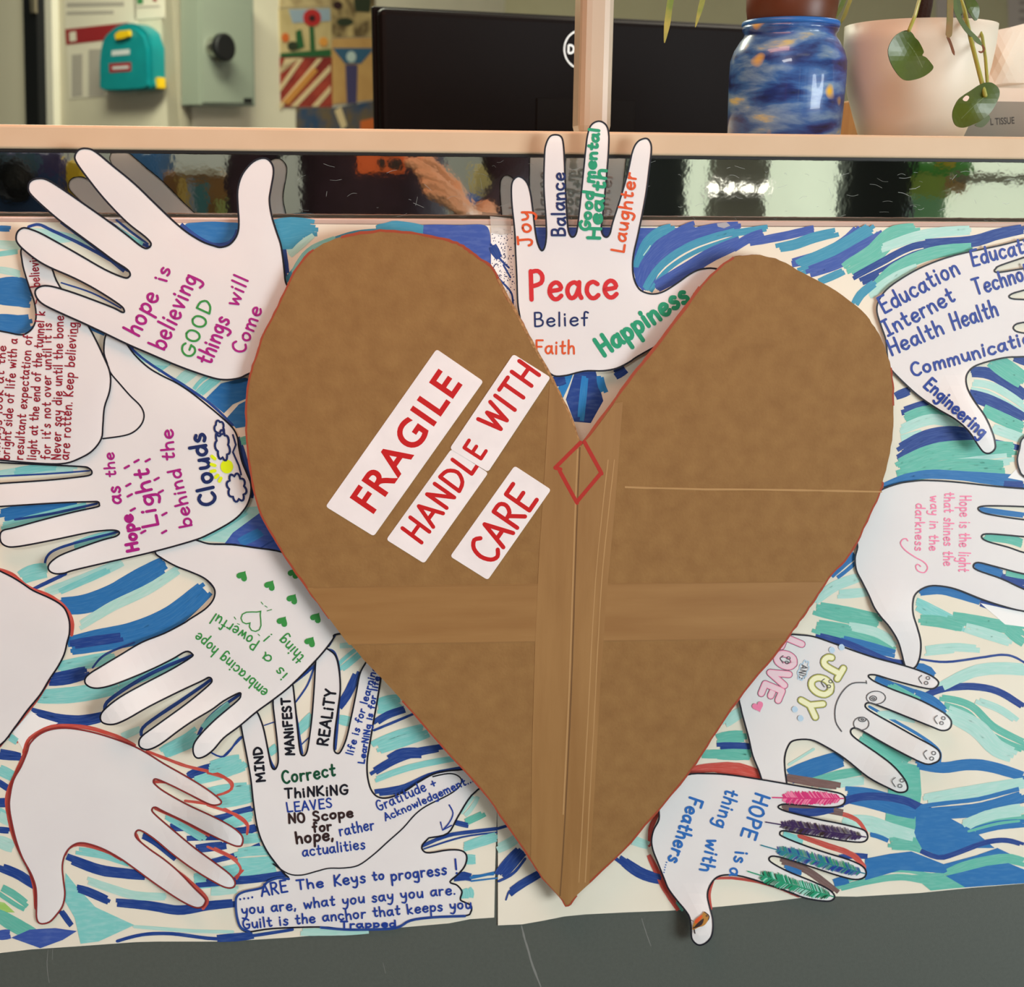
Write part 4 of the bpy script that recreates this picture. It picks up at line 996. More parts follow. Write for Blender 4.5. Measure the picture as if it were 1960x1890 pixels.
# ================================================================== the reception counter
ZT, ZB, ZL = P(980, 250, .004).z, P(980, 300, .004).z, P(980, 432, 0).z
ZLIP = P(980, 420, 0).z
XA, XB = -2.0, 2.2
LAM = mat('dark_grey_laminate', (86, 91, 85), .48, spec=.6, c2=(82, 87, 81), scale=300, bump=.06, bscale=900)
RAILM = mat('cream_rail', (208, 184, 154), .5, c2=(204, 179, 148), scale=20)
MIR = mat('polished_strip', (212, 214, 208), .03, metal=1, bump=.022, bscale=55)
rc_ = empty('reception_counter', (0, .2, 0), label='grey laminate reception counter with cream top rail and mirror strip', cat='counter')
pan = Sheet(0, th=.05)
fp = MB().box(XA, XB, 0, .055, .02, ZL).build('front_panel', LAM, rc_)
MB().box(XA, XB, .03, .40, 0, .02).build('plinth', mat('black_plastic', (18, 18, 20), .5), rc_)
MB().box(XA, XB, YS, YS + .008, ZL, ZB).build('mirror_strip', MIR, rc_, label='polished scratched strip under the rail')
MB().box(XA, XB, .0, .008, ZL, ZLIP, .0012).build('clear_lip', mat('acrylic_lip', (196, 172, 160), .15, spec=.6), rc_)  # pink reflection of the paper edge is put into the lip's colour
MB().box(XA, XB, .004, .05, ZB, ZB + .0018).build('gasket', MATS['black_plastic'], rc_)
MB().box(XA, XB, .004, .062, ZB + .0018, ZT, .002).build('top_rail', RAILM, rc_, label='cream top rail')
MB().box(XA, XB, .062, .42, ZT - .022, ZT - .0005).build('shelf', RAILM, rc_)
MB().box(XA, XB, .053, .40, ZL - .02, ZL - .001).build('inner_shelf', RAILM, rc_)
for x in (XA, XB - .02): MB().box(x, x + .02, .055, .40, .02, ZL).build('side_panel', LAM, rc_)
for x in (XA, XB - .02): MB().box(x, x + .02, YS + .008, .40, ZL - .001, ZT - .022).build('side_panel', LAM, rc_)
# scratches on the laminate and on the strip
for w, pts in ((5.5, [(998, 1772), (1005, 1800), (1020, 1850), (1036, 1892)]), (2.2, [(1228, 1758), (1238, 1790), (1246, 1812)]), (1.8, [(92, 1818), (90, 1850), (94, 1882)]), (1.5, [(101, 1816), (100, 1838)]), (1.6, [(733, 1843), (738, 1864)])):
    sc = Sheet(0.0, th=.0001); sc.ink('X', w * .7, pts, 4, cap=False, taper=.6, rag=.3); sc.build('scratch', rc_)
SCR = mat('strip_scratch', (206, 206, 200), .5)
ss = Sheet(-YS, th=.0001); random.seed(21); ss.k = 1; ss.hold = 1
for i in range(110):
    x, y = random.uniform(560, 1960), random.uniform(310, 424); a = random.choice((0, .3, -.3, random.uniform(-1.5, 1.5))); l = random.uniform(3, 26)
    ss.ink(SCR, random.uniform(.2, .5), [(x, y), (x + l * .5 * math.cos(a), y + l * .5 * math.sin(a) + random.uniform(-3, 3)), (x + l * math.cos(a), y + l * math.sin(a))], 3, cap=False)
ss.build('fine_scratches', rc_, kind='stuff')
# ------ post standing on the counter
yp = .12
s1 = (P(1107, 250, yp) - P(1170, 250, yp)).length
pc = P(1140, 250, yp)
MB().box(pc.x - s1 / 2, pc.x + s1 / 2, yp, yp + .05, ZT - .0005, 2.0, .009).build('screen_post', mat('satin_post', (184, 172, 154), .3, spec=.5), rc_, sm=False, label='cream upright post on the counter')
# ================================================================== monitor on the desk
DARK = mat('monitor_back', (20, 13, 13), .5, spec=.12)
pTL, pTR = P(713, 11, .78), P(1426, 40, .905)
wv = (pTR - pTL); wv.z = 0; wm = wv.length; ex = wv.normalized(); ez = Vector((0, 0, 1)); ey = ex.cross(ez) * -1
ey = Vector((-ex.y, ex.x, 0))
MM = Matrix((ex, ey, ez)).transposed().to_4x4(); MM.translation = pTL
mon = empty('monitor', pTL, label='black computer monitor seen from behind with a round ring logo', cat='monitor')
hm = .335
tilt = (pTR.z - pTL.z)
b_ = MB().box(0, wm, 0, .012, -hm, 0, .003, MM).build('screen_bezel', DARK, mon)
bm = MB(); bm.box(.004, wm - .004, -.022, 0, -hm + .004, -.004, .009, MM); bm.build('back_cover', DARK, mon)
bm = MB(); bm.box(wm * .405, wm * .675, -.0245, -.02, -hm + .004, -.112, .0012, MM); bm.build('stand_cover', mat('stand_plastic', (24, 19, 18), .5, spec=.12), mon)
bm = MB(); bm.box(wm * .49, wm * .60, -.06, -.024, -.58, -.24, .006, MM); bm.build('stand_neck', MATS['stand_plastic'], mon)
DZ = pTL.z - .60
bm = MB(); bm.box(wm * .36, wm * .72, -.16, .09, -.6, -.585, .006, MM); bm.build('stand_base', MATS['stand_plastic'], mon)
LOGO = mat('logo_silver', (214, 206, 200), .3, metal=.6)
nM = -ey; o0 = pTL - ey * .0223
lg = MB()
cc = PP(1112, 95, o0, nM); rr_ = (PP(1112, 57, o0, nM) - cc).length
ring = []
for k2 in range(64):
    t = 2 * math.pi * k2 / 64
    ring.append((cc + (ex * math.cos(t) + ez * math.sin(t)) * rr_ * .92, cc + (ex * math.cos(t) + ez * math.sin(t)) * rr_))
for k2 in range(64):
    a, b2 = ring[k2], ring[(k2 + 1) % 64]; lg.prism([a[0], a[1], b2[1], b2[0]], -ey * .0006)
def bar(p, q, w):
    p = cc + (ex * p[0] + ez * p[1]) * rr_; q = cc + (ex * q[0] + ez * q[1]) * rr_; t = (q - p).normalized(); nn = t.cross(ey) * (w * rr_ / 2)
    lg.prism([p - nn, p + nn, q + nn, q - nn], -ey * .0006)
D_ = [(-.72, .2), (-.55, .2), (-.42, .1), (-.42, -.1), (-.55, -.2), (-.72, -.2), (-.72, .2)]
for k2 in range(6): bar(D_[k2], D_[k2 + 1], .1)
for q1 in (((-.36, .02), (-.17, -.19)), ((-.36, .02), (-.18, .19)), ((-.265, -.085), (-.09, .08)), ((-.17, -.19), (.01, -.02)), ((.1, .2), (.1, -.2)), ((.1, -.2), (.32, -.2)), ((.44, .2), (.44, -.2)), ((.44, -.2), (.66, -.2))): bar(q1[0], q1[1], .1)
lg.build('logo', LOGO, mon)
DESK = mat('desk_wood', (196, 150, 98), .5, c2=(182, 134, 84), scale=12, stretch=(1, 9, 1))
dk = empty('desk', (.5, .9, 0), label='wooden desk behind the counter carrying the monitor', cat='desk')
MB().box(-.7, 2.0, .50, 1.35, DZ - .028, DZ, .002).build('desktop', DESK, dk)
for x, y in ((-.65, .55), (1.9, .55), (-.65, 1.28), (1.9, 1.28)): MB().box(x, x + .05, y, y + .05, 0, DZ - .028).build('leg', MATS['stand_plastic'], dk)
# ================================================================== jar, pots, tissue box on the counter shelf
def pxs(px, py, y): return (P(px + 1, py, y) - P(px, py, y)).length
yj = .185
def jar_mat():
    m = mat('jar_print', (40, 80, 150), .3, coat=.4); nt = m.node_tree; Lk = nt.links.new; N = nt.nodes.new; b = nt.nodes['Principled BSDF']
    tc = N('ShaderNodeTexCoord'); mp = N('ShaderNodeMapping'); mp.inputs['Scale'].default_value = (18, 18, 60); mp.inputs['Rotation'].default_value = (.35, .25, 0); Lk(tc.outputs['Object'], mp.inputs[0])
    n1 = N('ShaderNodeTexNoise'); n1.inputs['Scale'].default_value = 1.1; n1.inputs['Detail'].default_value = 8; n1.inputs['Distortion'].default_value = .25; Lk(mp.outputs[0], n1.inputs['Vector'])
    r = N('ShaderNodeValToRGB'); cr = r.color_ramp
    for p_, c_ in ((.30, (16, 20, 50)), (.42, (30, 52, 120)), (.52, (52, 100, 170)), (.62, (116, 152, 190)), (.70, (196, 188, 130))):
        e_ = cr.elements.new(p_); e_.color = lin(c_)
    cr.elements.remove(cr.elements[0]); cr.elements.remove(cr.elements[-1])
    n2 = N('ShaderNodeTexNoise'); n2.inputs['Scale'].default_value = 34; n2.inputs['Detail'].default_value = 1; Lk(tc.outputs['Object'], n2.inputs['Vector'])
    r2 = N('ShaderNodeValToRGB'); r2.color_ramp.elements[0].position = .66; r2.color_ramp.elements[1].position = .74; Lk(n2.outputs['Fac'], r2.inputs[0])
    mx = N('ShaderNodeMix'); mx.data_type = 'RGBA'; mx.inputs['B'].default_value = lin((232, 186, 52)); Lk(r2.outputs[0], mx.inputs['Factor']); Lk(n1.outputs['Fac'], r.inputs[0]); Lk(r.outputs[0], mx.inputs['A'])
    Lk(mx.outputs['Result'], b.inputs['Base Color']); return m
u = pxs(1500, 200, yj); c0 = P(1500, 252, yj); c0.z = ZT
zz = lambda py, y=yj: P(1500, py, y).z - ZT
jp = [(100, 0), (104, .004 / u * 0 + 0)]
prof = [(.92 * 104 * u, 0), (104 * u, .004), (106 * u, zz(200)), (107 * u, zz(150)), (106 * u, zz(118)), (100 * u, zz(98)), (90 * u, zz(80)), (84 * u, zz(72)), (83 * u, zz(66)), (87 * u, zz(60)), (88 * u, zz(52)), (80 * u, zz(52)), (80 * u, zz(82)), (.0001, zz(84))]
jar = empty('storage_jar', c0, label='blue jar with yellow-flecked painterly pattern between the post and the white pot', cat='jar')
MB().lathe(prof, c0).build('jar_body', jar_mat(), jar, sm=True)
MB().lathe([(84 * u, zz(52)), (88 * u, zz(52)), (89 * u, zz(48)), (88 * u, zz(43)), (85 * u, zz(41)), (81 * u, zz(43)), (81 * u, zz(53)), (84 * u, zz(53))], c0).build('rim', mat('blue_enamel', (38, 104, 184), .35), jar, sm=True)
p2 = empty('potted_plant', (c0.x, c0.y, ZT + zz(60)), label='spider plant in a brown pot set in the mouth of the blue jar', cat='plant')
tp_ = zz(-60)
MB().lathe([(70 * u, zz(51)), (76 * u, zz(50)), (84 * u * .93, zz(44)), (82 * u, zz(20)), (86 * u, tp_), (78 * u, tp_), (76 * u, tp_ - .01), (0.0001, tp_ - .012)], c0).build('pot', mat('brown_pot', (92, 48, 28), .4), p2, sm=True)
LEAF = mat('spider_leaf', (104, 124, 48), .5, c2=(160, 150, 70), scale=60); LEAFT = mat('leaf_green', (72, 92, 16), .35, c2=(60, 78, 12), scale=40, spec=.5)
def blade(parent, y, pts, w, m=LEAF, name='leaf'):
    s = Sheet(-y, th=.0006); p = smooth(pts, False, 6); n = len(p); A, B = [], []
    for i in range(n):
        a, b2 = p[max(i - 1, 0)], p[min(i + 1, n - 1)]; dx, dy = b2[0] - a[0], b2[1] - a[1]; l2 = math.hypot(dx, dy)
        t = i / (n - 1); h2 = w / 2 * min(1, (1 - t) * 5 + .12)
        A.append((p[i][0] - dy / l2 * h2, p[i][1] + dx / l2 * h2)); B.append((p[i][0] + dy / l2 * h2, p[i][1] - dx / l2 * h2))
    s.body(A + B[::-1], m, 0); return s.build(name, parent)
for y, pts, w in ((.10, [(1440, -75), (1380, -130), (1310, -90), (1286, -10), (1278, 40), (1272, 82)], 12), (.13, [(1450, -75), (1400, -120), (1360, -60), (1345, 0), (1331, 52)], 10),
                  (.2, [(1560, -75), (1600, -120), (1625, -50), (1615, 0), (1592, 46)], 9), (.23, [(1560, -75), (1610, -110), (1632, -30), (1620, 20), (1606, 50)], 7), (.18, [(1500, -70), (1490, -140), (1500, -200)], 12)):
    blade(p2, y, pts, w)
# white pot
yw = .19
uw = pxs(1746, 200, yw); c1 = P(1743, 252, yw); c1.z = ZT
zw = lambda py: P(1743, py, yw).z - ZT
pw = empty('potted_plant', c1, label='round-leaved plant hanging over a white pot, right of the blue jar', cat='plant')
MB().lathe([(84 * uw, 0), (92 * uw, .002), (106 * uw, zw(225)), (120 * uw, zw(180)), (129 * uw, zw(130)), (133 * uw, zw(90)), (134 * uw, zw(50)), (129 * uw, zw(50)), (126 * uw, zw(80)), (.0001, zw(82))], c1, 64).build('pot', mat('white_pot', (216, 208, 192), .45), pw, sm=True)
MB().tube([P(1763, 90, yw), P(1765, 40, yw - .01), P(1770, 10, yw - .01), P(1778, -40, yw - .01), P(1785, -120, yw)], [.007, .0065, .007, .006, .005], 10).build('trunk', mat('dark_trunk', (42, 24, 18), .9, bump=1, bscale=220), pw)
yl = .075
def leaf(pts, y, lifts, holes=None):
    s = Sheet(-y, lifts, th=.0012); s.body(smooth(pts, True, 4), LEAFT, 9); return s
r3 = reg(1660, 0, 6.533)
s = leaf(r3((500, 378), (560, 410), (600, 470), (640, 510), (680, 580), (708, 650), (690, 692), (740, 720), (800, 790), (828, 840), (800, 890), (720, 950), (620, 990), (500, 1008), (420, 970), (340, 870), (285, 760), (262, 650), (280, 560), (340, 460), (420, 400)), yl, [(1735, 105, 40, -.006)])
s.ink(mat('leaf_vein', (96, 116, 70), .4), 1.6, r3((505, 530), (600, 660), (690, 840)), 4); s.build('leaf', pw, label='large notched leaf against the white pot')
s = leaf(r3((1470, 1035), (1560, 1035), (1640, 1100), (1656, 1180), (1620, 1280), (1540, 1410), (1440, 1500), (1320, 1560), (1200, 1598), (1110, 1570), (1070, 1480), (1075, 1380), (1130, 1260), (1200, 1195), (1300, 1130), (1390, 1070)), yl - .005, [(1868, 200, 40, .006)])
s.ink(MATS['leaf_vein'], 1.4, r3((1480, 1200), (1330, 1330), (1180, 1480)), 4); s.blob(mat('leaf_hole', (226, 214, 204), .6), r3((1195, 1235), (1240, 1195), (1275, 1215), (1250, 1262), (1210, 1262)), 3); s.build('leaf', pw, label='round leaf with a small hole in front of the tissue box')
s = leaf(r3((1240, -60), (1330, -20), (1390, 60), (1405, 130), (1385, 230), (1350, 258), (1300, 200), (1250, 110), (1225, 20)), yl + .03, [(1860, 15, 25, .004)]); s.build('leaf', pw)
s = leaf(r3((1350, 1560), (1440, 1500), (1520, 1440), (1530, 1500), (1460, 1580), (1400, 1592)), yl + .012, []); s.build('leaf', pw)
s = leaf(r3((1090, -40), (1150, -20), (1180, 80), (1185, 190), (1130, 170), (1090, 90)), yl + .05, []); s.build('leaf', pw)
STEM = mat('leaf_stem', (150, 152, 66), .45)
def stem(pts, y0, y1, r): n = len(pts); MB().tube([P(a, b2, y0 + (y1 - y0) * i / (n - 1)) for i, (a, b2) in enumerate(pts)], r, 8).build('stem', STEM, pw, sm=True)
stem([(1772, -90), (1765, -20), (1752, 28), (1740, 58)], yw - .02, yl - .002, .0016)
stem([(1790, -90), (1832, -20), (1846, 20), (1858, 75), (1872, 130), (1886, 184)], yw - .02, yl - .012, .0018)
stem([(1795, -90), (1860, 20), (1880, 70), (1886, 110), (1890, 160)], yw - .02, yl + .01, .0014)
blade(pw, yl + .02, [(1800, -90), (1818, -40), (1819, 10), (1817, 60), (1814, 72)], 12, mat('long_leaf', (88, 104, 34), .45, c2=(128, 96, 44), scale=50)); blade(pw, yl + .025, [(1814, 70), (1820, 84), (1827, 106)], 5, mat('dry_tip', (112, 66, 36), .7), 'leaf_tip')
blade(pw, yl + .03, [(1815, -80), (1828, 10), (1846, 50), (1868, 74), (1880, 87)], 9, LEAFT); blade(pw, yl + .03, [(1880, 86), (1884, 94), (1879, 100), (1873, 98)], 3.5, MATS['dry_tip'], 'leaf_tip')
# tissue box
yt = .26
GREYB = mat('tissue_carton', (142, 136, 126), .6); WHB = mat('tissue_carton_band', (222, 208, 194), .6)
tb = empty('tissue_box', P(1900, 255, yt), label='grey tissue box printed TISSUE, at the right edge behind the white pot', cat='tissue box')
x0, x1 = P(1832, 230, yt).x, P(2110, 230, yt).x; z1, z2 = P(1900, 194, yt).z, P(1900, 168, yt).z
cb = MB().box(x0, x1, yt, yt + .12, ZT, z1).build('carton', GREYB, tb)
MB().box(x0, x1, yt, yt + .12, z1, z2).build('carton_top', WHB, tb)
TIS = mat('tissue_sheet', (226, 214, 198), .8)
ts = Sheet(-(yt + .05), [(1930, 110, 50, .02), (1985, 120, 40, -.02), (1880, 120, 30, -.01)], th=.0005)
ts.body([(1862, 172), (1868, 110), (1872, 70), (1905, 58), (1935, 52), (1965, 44), (2010, 40), (2060, 70), (2080, 172)], TIS, 14); ts.build('tissue', tb)
tx = Sheet(-yt, th=.0001); q = ro((1896, 240), (1942, 237)); font_poly(tx, mat('carton_print', (52, 50, 48), .6), 'L TISSUE', q[0], q[1], 13.5, fat=.02); tx.build('printed_word', tb)
MB().box(P(1598, 250, .40).x, P(1632, 250, .40).x, .33, .40, ZT, P(1610, 192, .36).z, .002).build('wooden_block', DESK, label='orange wooden block seen in the gap between the blue jar and the white pot', cat='block')
# ================================================================== the office behind the counter
WALL = mat('painted_blockwork', (214, 206, 184), .75, c2=(208, 200, 178), scale=5, bump=.03, bscale=30)
WALL2 = mat('olive_cream_wall', (178, 170, 138), .8, c2=(172, 164, 132), scale=4)
WALL3 = mat('grey_wall', (150, 150, 138), .8); FLO = mat('grey_carpet', (78, 80, 84), .95, c2=(66, 68, 72), scale=200); CEI = mat('ceiling_white', (232, 228, 220), .9)
struct('floor', FLO, -4.6, 4.6, -4.6, 7.0, -.06, 0); struct('ceiling', CEI, -4.6, 4.6, -4.6, 7.0, 2.7, 2.76)
struct('wall_west', WALL3, -4.66, -4.6, -4.6, 7.0, 0, 2.7); struct('wall_right', WALL, 4.6, 4.66, -4.6, 7.0, 0, 2.7)
Pc = P(338, 150, 3.6)
dk_, ds_ = Vector((-math.sin(R(50)), math.cos(R(50)), 0)), Vector((math.sin(R(40)), math.cos(R(40)), 0))
nk, ns = Vector((-dk_.y, dk_.x, 0)), Vector((ds_.y, -ds_.x, 0))
if (CAMLOC - Pc).dot(nk) < 0: nk = -nk
if (CAMLOC - Pc).dot(ns) < 0: ns = -ns
def wall_along(name, p, d, l, n, m):
    a = Vector((p.x, p.y, 0)); b2 = a + d * l
    MB().prism([a, b2, b2 + Vector((0, 0, 2.7)), a + Vector((0, 0, 2.7))], -n * .06).build(name, m, kind='structure')
wall_along('wall_left', Pc, dk_, 4.4, nk, WALL); wall_along('wall_middle', Pc, ds_, 2.0, ns, WALL)
yb = (Pc + ds_ * 2.0).y
struct('wall_back', WALL2, (Pc + ds_ * 2.0).x, 4.6, yb, yb + .06, 0, 2.7)
def slab(name, m, px, pt, n, th, parent=None, off=0, bev=0, **kw):
    q = [PP(a, b2, pt + n * off, n) for a, b2 in px]
    b = MB().prism(q, n * th)
    if bev: bmesh.ops.bevel(b.bm, geom=[e for e in b.bm.edges], offset=bev, segments=2, affect='EDGES')
    return b.build(name, m, parent, **kw)
# door at far left on the blockwork wall
dfr = mat('black_door_frame', (16, 18, 22), .5); DOORM = mat('cream_door', (222, 214, 192), .6)
slab('door_1', DOORM, [(-120, -300), (70, -300), (80, 520), (-120, 520)], Pc, nk, .05, kind='structure')
slab('trim_1', dfr, [(67, -300), (93, -300), (108, 520), (83, 520)], Pc, nk, .065, kind='structure')
slab('trim_2', mat('white_trim', (232, 226, 210), .6), [(93, -300), (106, -300), (121, 520), (108, 520)], Pc, nk, .03, kind='structure')
# hinge
slab('door_hinge', mat('hinge_steel', (170, 160, 140), .35, metal=.8), [(62, -5), (71, -5), (72, 25), (64, 25)], Pc, nk, .012, off=.066, label='steel hinge on the cream door beside the black frame', cat='hinge')
# notices
PAP = mat('notice_paper', (224, 216, 198), .8); RED = mat('notice_red', (150, 34, 40), .7); GRT = mat('notice_print', (176, 168, 158), .8)
no = empty('wall_notice', PP(180, 80, Pc, nk), label='tall white wall notice with a dark red band, behind the first aid box', cat='notice')
slab('sheet', PAP, [(120, -60), (262, -60), (262, 180), (134, 190)], Pc, nk, .002, no); slab('red_band', RED, [(125, 56), (246, 43), (246, 72), (127, 86)], Pc, nk, .001, no, .0021)
for x, yy, w_, h_ in ((138, 105, 20, 80), (170, 95, 30, 90), (128, 5, 110, 8), (128, 22, 90, 6)): slab('print_block', GRT, [(x, yy), (x + w_, yy - 2), (x + w_, yy + h_ - 2), (x, yy + h_)], Pc, nk, .001, no, .0021)
slab('emblem', PAP, [(133, 62), (145, 60), (146, 78), (134, 80)], Pc, nk, .001, no, .0032)
n2 = empty('wall_notice', PP(285, 10, Pc, nk), label='small white notice with green and red marks, up beside the safe', cat='notice')
slab('sheet', PAP, [(254, -60), (314, -60), (316, 34), (258, 38)], Pc, nk, .002, n2); slab('green_mark', mat('mark_green', (60, 130, 80), .7), [(262, -20), (274, -20), (274, 7), (263, 8)], Pc, nk, .001, n2, .0021); slab('red_mark', RED, [(292, -20), (300, -20), (300, 3), (293, 2)], Pc, nk, .001, n2, .0021)
slab('print_block', GRT, [(262, 12), (306, 10), (306, 13), (262, 15)], Pc, nk, .001, n2, .0021)
# first aid box
TEAL = mat('teal_plastic', (16, 136, 140), .35, c2=(12, 124, 130), scale=10); YEL = mat('yellow_clip', (226, 186, 24), .4); WHI = mat('label_white', (200, 205, 205), .6)
fa = empty('first_aid_box', PP(245, 170, Pc, nk), label='teal plastic first aid box with yellow clips on the blockwork wall', cat='first aid box')
fo = smooth([(197, 160), (196, 120), (199, 90), (206, 68), (222, 52), (243, 45), (262, 47), (280, 60), (290, 80), (292, 120), (292, 158), (286, 170), (204, 174)], True, 4)
slab('case', TEAL, fo, Pc, nk, -.053, fa, off=.055, bev=.006); fr_ = [((x - 248) * .93 + 245, (y - 110) * .93 + 112) for x, y in fo]
slab('lid', TEAL, fr_, Pc, nk, .012, fa, off=.055, bev=.003)
slab('clip', YEL, [(224, 66), (232, 60), (252, 58), (253, 70), (240, 74), (226, 77)], Pc, nk, .012, fa, off=.067, bev=.002)
slab('clip', YEL, [(303, 150), (317, 149), (318, 170), (304, 171)], Pc, nk, .03, fa, off=.012, bev=.002)
slab('label', WHI, [(214, 97), (248, 94), (248, 104), (214, 107)], Pc, nk, .001, fa, off=.0671); slab('label', RED, [(209, 122), (251, 119), (251, 136), (210, 139)], Pc, nk, .001, fa, off=.0671); slab('label', WHI, [(215, 128), (246, 126), (246, 131), (216, 133)], Pc, nk, .001, fa, off=.0682)
# key safe on the adjoining wall
SAFE = mat('safe_grey', (134, 142, 128), .5); SAFE2 = mat('safe_side', (134, 142, 128), .5)
sf = empty('wall_safe', PP(420, 180, Pc, ns), label='grey-green wall safe with a round black and chrome dial', cat='safe')
Pf = PP(379, 100, Pc + ns * .0, ns)
slab('body', SAFE, [(380, -60), (486, -20), (490, 204), (382, 202)], Pc, ns, -.098, sf, off=.10, bev=.004)
slab('door_panel', SAFE, [(384, 2), (480, 17), (484, 198), (386, 197)], Pc, ns, .006, sf, off=.10, bev=.002)
dc = PP(408, 92, Pc + ns * .106, ns)
def cyl(c, ax, prof, name, m, parent, n=32):
    b = MB().lathe(prof, (0, 0, 0), n); q = Vector((0, 0, 1)).rotation_difference(ax).to_matrix().to_4x4(); bmesh.ops.transform(b.bm, matrix=Matrix.Translation(c) @ q, verts=b.bm.verts); return b.build(name, m, parent)
cyl(dc - ns * .01, ns, [(.036, 0), (.034, .05), (.03, .055)], 'dial', mat('chrome', (190, 188, 180), .2, metal=1), sf); cyl(dc + ns * .045, ns, [(.046, 0), (.046, .018), (.04, .022)], 'dial_cap', MATS['black_plastic'], sf)
slab('maker_plate', MATS['black_plastic'], [(466, 188), (482, 188), (482, 196), (467, 196)], Pc, ns, .002, sf, off=.107)
# children's pictures pinned beyond the safe
def pic(px, c, c2, sc, lab, extra):
    e = empty('pinned_picture', PP(px[0][0], px[0][1], Pc, ns), label=lab, cat='picture', group='pictures pinned beyond the safe')
    slab('picture_sheet', mat('pic_%d' % px[0][0] + str(px[0][1]), c, .8, c2=c2, scale=sc, detail=6), px, Pc, ns, .006, e)
    for nm, m, q, o in extra: slab(nm, m, q, Pc, ns, .002, e, off=.0061 + o)
mk = lambda n, c: mat('pic_' + n, c, .8)
def disc(x, y, a, b2, n=12): return [(x + a * math.cos(2 * math.pi * k / n), y + b2 * math.sin(2 * math.pi * k / n)) for k in range(n)]
pic([(533, 17), (632, 14), (633, 108), (536, 108)], (196, 176, 128), (176, 156, 108), 8, 'pinned picture of a red flower over a green strip, right of the safe',
    [('sky_patch', mk('sky', (140, 156, 168)), [(552, 18), (631, 16), (632, 40), (560, 44)], 0), ('flower', mk('red', (168, 36, 36)), disc(597, 34, 17, 17), .002), ('flower_heart', mk('dark', (46, 20, 22)), disc(597, 35, 6, 6), .004), ('stem', mk('green', (34, 84, 44)), [(592, 50), (600, 50), (603, 96), (594, 96)], .002),
     ('flower', mk('orange', (196, 96, 40)), disc(546, 72, 7, 9), .002), ('flower', mk('amber', (206, 140, 60)), disc(619, 80, 8, 9), .002), ('leaf', mk('green', 0), [(566, 60), (576, 56), (582, 90), (568, 96)], .002), ('leaf', mk('dark2', (40, 48, 30)), disc(560, 88, 10, 9), .003), ('grass', mk('green', 0), [(537, 102), (633, 94), (633, 108), (537, 109)], .002)])
pic([(535, 110), (633, 109), (634, 205), (537, 205)], (158, 60, 44), (120, 34, 30), 14, 'pinned picture of red and cream diagonal bands, below the flower picture',
    [('band', mk('creamb', (204, 182, 140)), [(536, 130 + k * 34), (575 + k * 6, 111) if k == 0 else (536 + k * 36, 112), (545 + k * 36, 112), (536, 142 + k * 34)], 0) for k in range(3)] + [('band', mk('creamb', 0), [(556 + k * 40, 204), (632, 124 + k * 40), (632, 136 + k * 40), (568 + k * 40, 204)], 0) for k in range(2)] + [('band', mk('ochre', (190, 128, 60)), [(540, 196), (600, 130), (608, 136), (552, 200)], .002)])
pic([(634, -30), (716, -30), (716, 70), (634, 72)], (188, 164, 112), (92, 74, 46), 16, 'pinned picture of dark figures on cream, at the top beside the monitor', [('dark_patch', mk('dark', 0), disc(646, 10, 9, 8), 0), ('dark_patch', mk('dark2', 0), [(676, -10), (710, -10), (708, 24), (680, 22)], 0), ('dark_patch', mk('dark2', 0), disc(660, 42, 16, 8), 0)])
pic([(635, 74), (717, 72), (717, 190), (635, 200)], (186, 146, 88), (172, 130, 76), 10, 'pinned picture of a blue figure against wood tones, beside the monitor edge', [('blue_patch', mk('blue', (44, 84, 112)), [(636, 92), (716, 92), (690, 122), (660, 122)], 0), ('figure', mk('violet', (62, 56, 92)), [(661, 124), (684, 124), (682, 198), (664, 198)], .001), ('figure_head', mk('pale', (170, 186, 180)), disc(672, 109, 9, 11), .002)])
pic([(566, 207), (640, 206), (720, 192), (722, 300), (566, 300)], (28, 62, 96), (100, 84, 60), 16, 'pinned dark blue and brown picture, lowest of the pinned pictures', [('pale_mark', mk('creamb', 0), [(640, 212), (652, 204), (664, 240), (654, 248)], 0), ('orange_patch', mk('orange', 0), [(690, 232), (716, 226), (716, 290), (690, 290)], 0)])
pic([(536, -40), (632, -40), (632, 12), (534, 15)], (196, 176, 130), (150, 128, 90), 14, 'pinned cream and brown picture, above the flower picture', [])
# notices on the back wall, upper right
nb = Vector((0, -1, 0)); Pb = Vector((0, yb, 0))
for px, lab in (([(1790, -40), (1868, -40), (1868, 58), (1792, 56)], 'grey notice on the far wall, above the tissue box'), ([(1926, -60), (2080, -60), (2080, 60), (1930, 56)], 'grey printed notice on the far wall, in the top right corner')):
    e = empty('wall_notice', PP(px[0][0], px[0][1], Pb, nb), label=lab, cat='notice'); slab('sheet', mat('grey_notice', (176, 164, 158), .8), px, Pb, nb, .004, e)
    for k in range(5): slab('print_block', mat('grey_print', (140, 130, 124), .8), [(px[0][0] + 25, -30 + k * 16), (px[1][0] - 10, -30 + k * 16), (px[1][0] - 10, -24 + k * 16), (px[0][0] + 25, -24 + k * 16)], Pb, nb, .001, e, off=.0041)
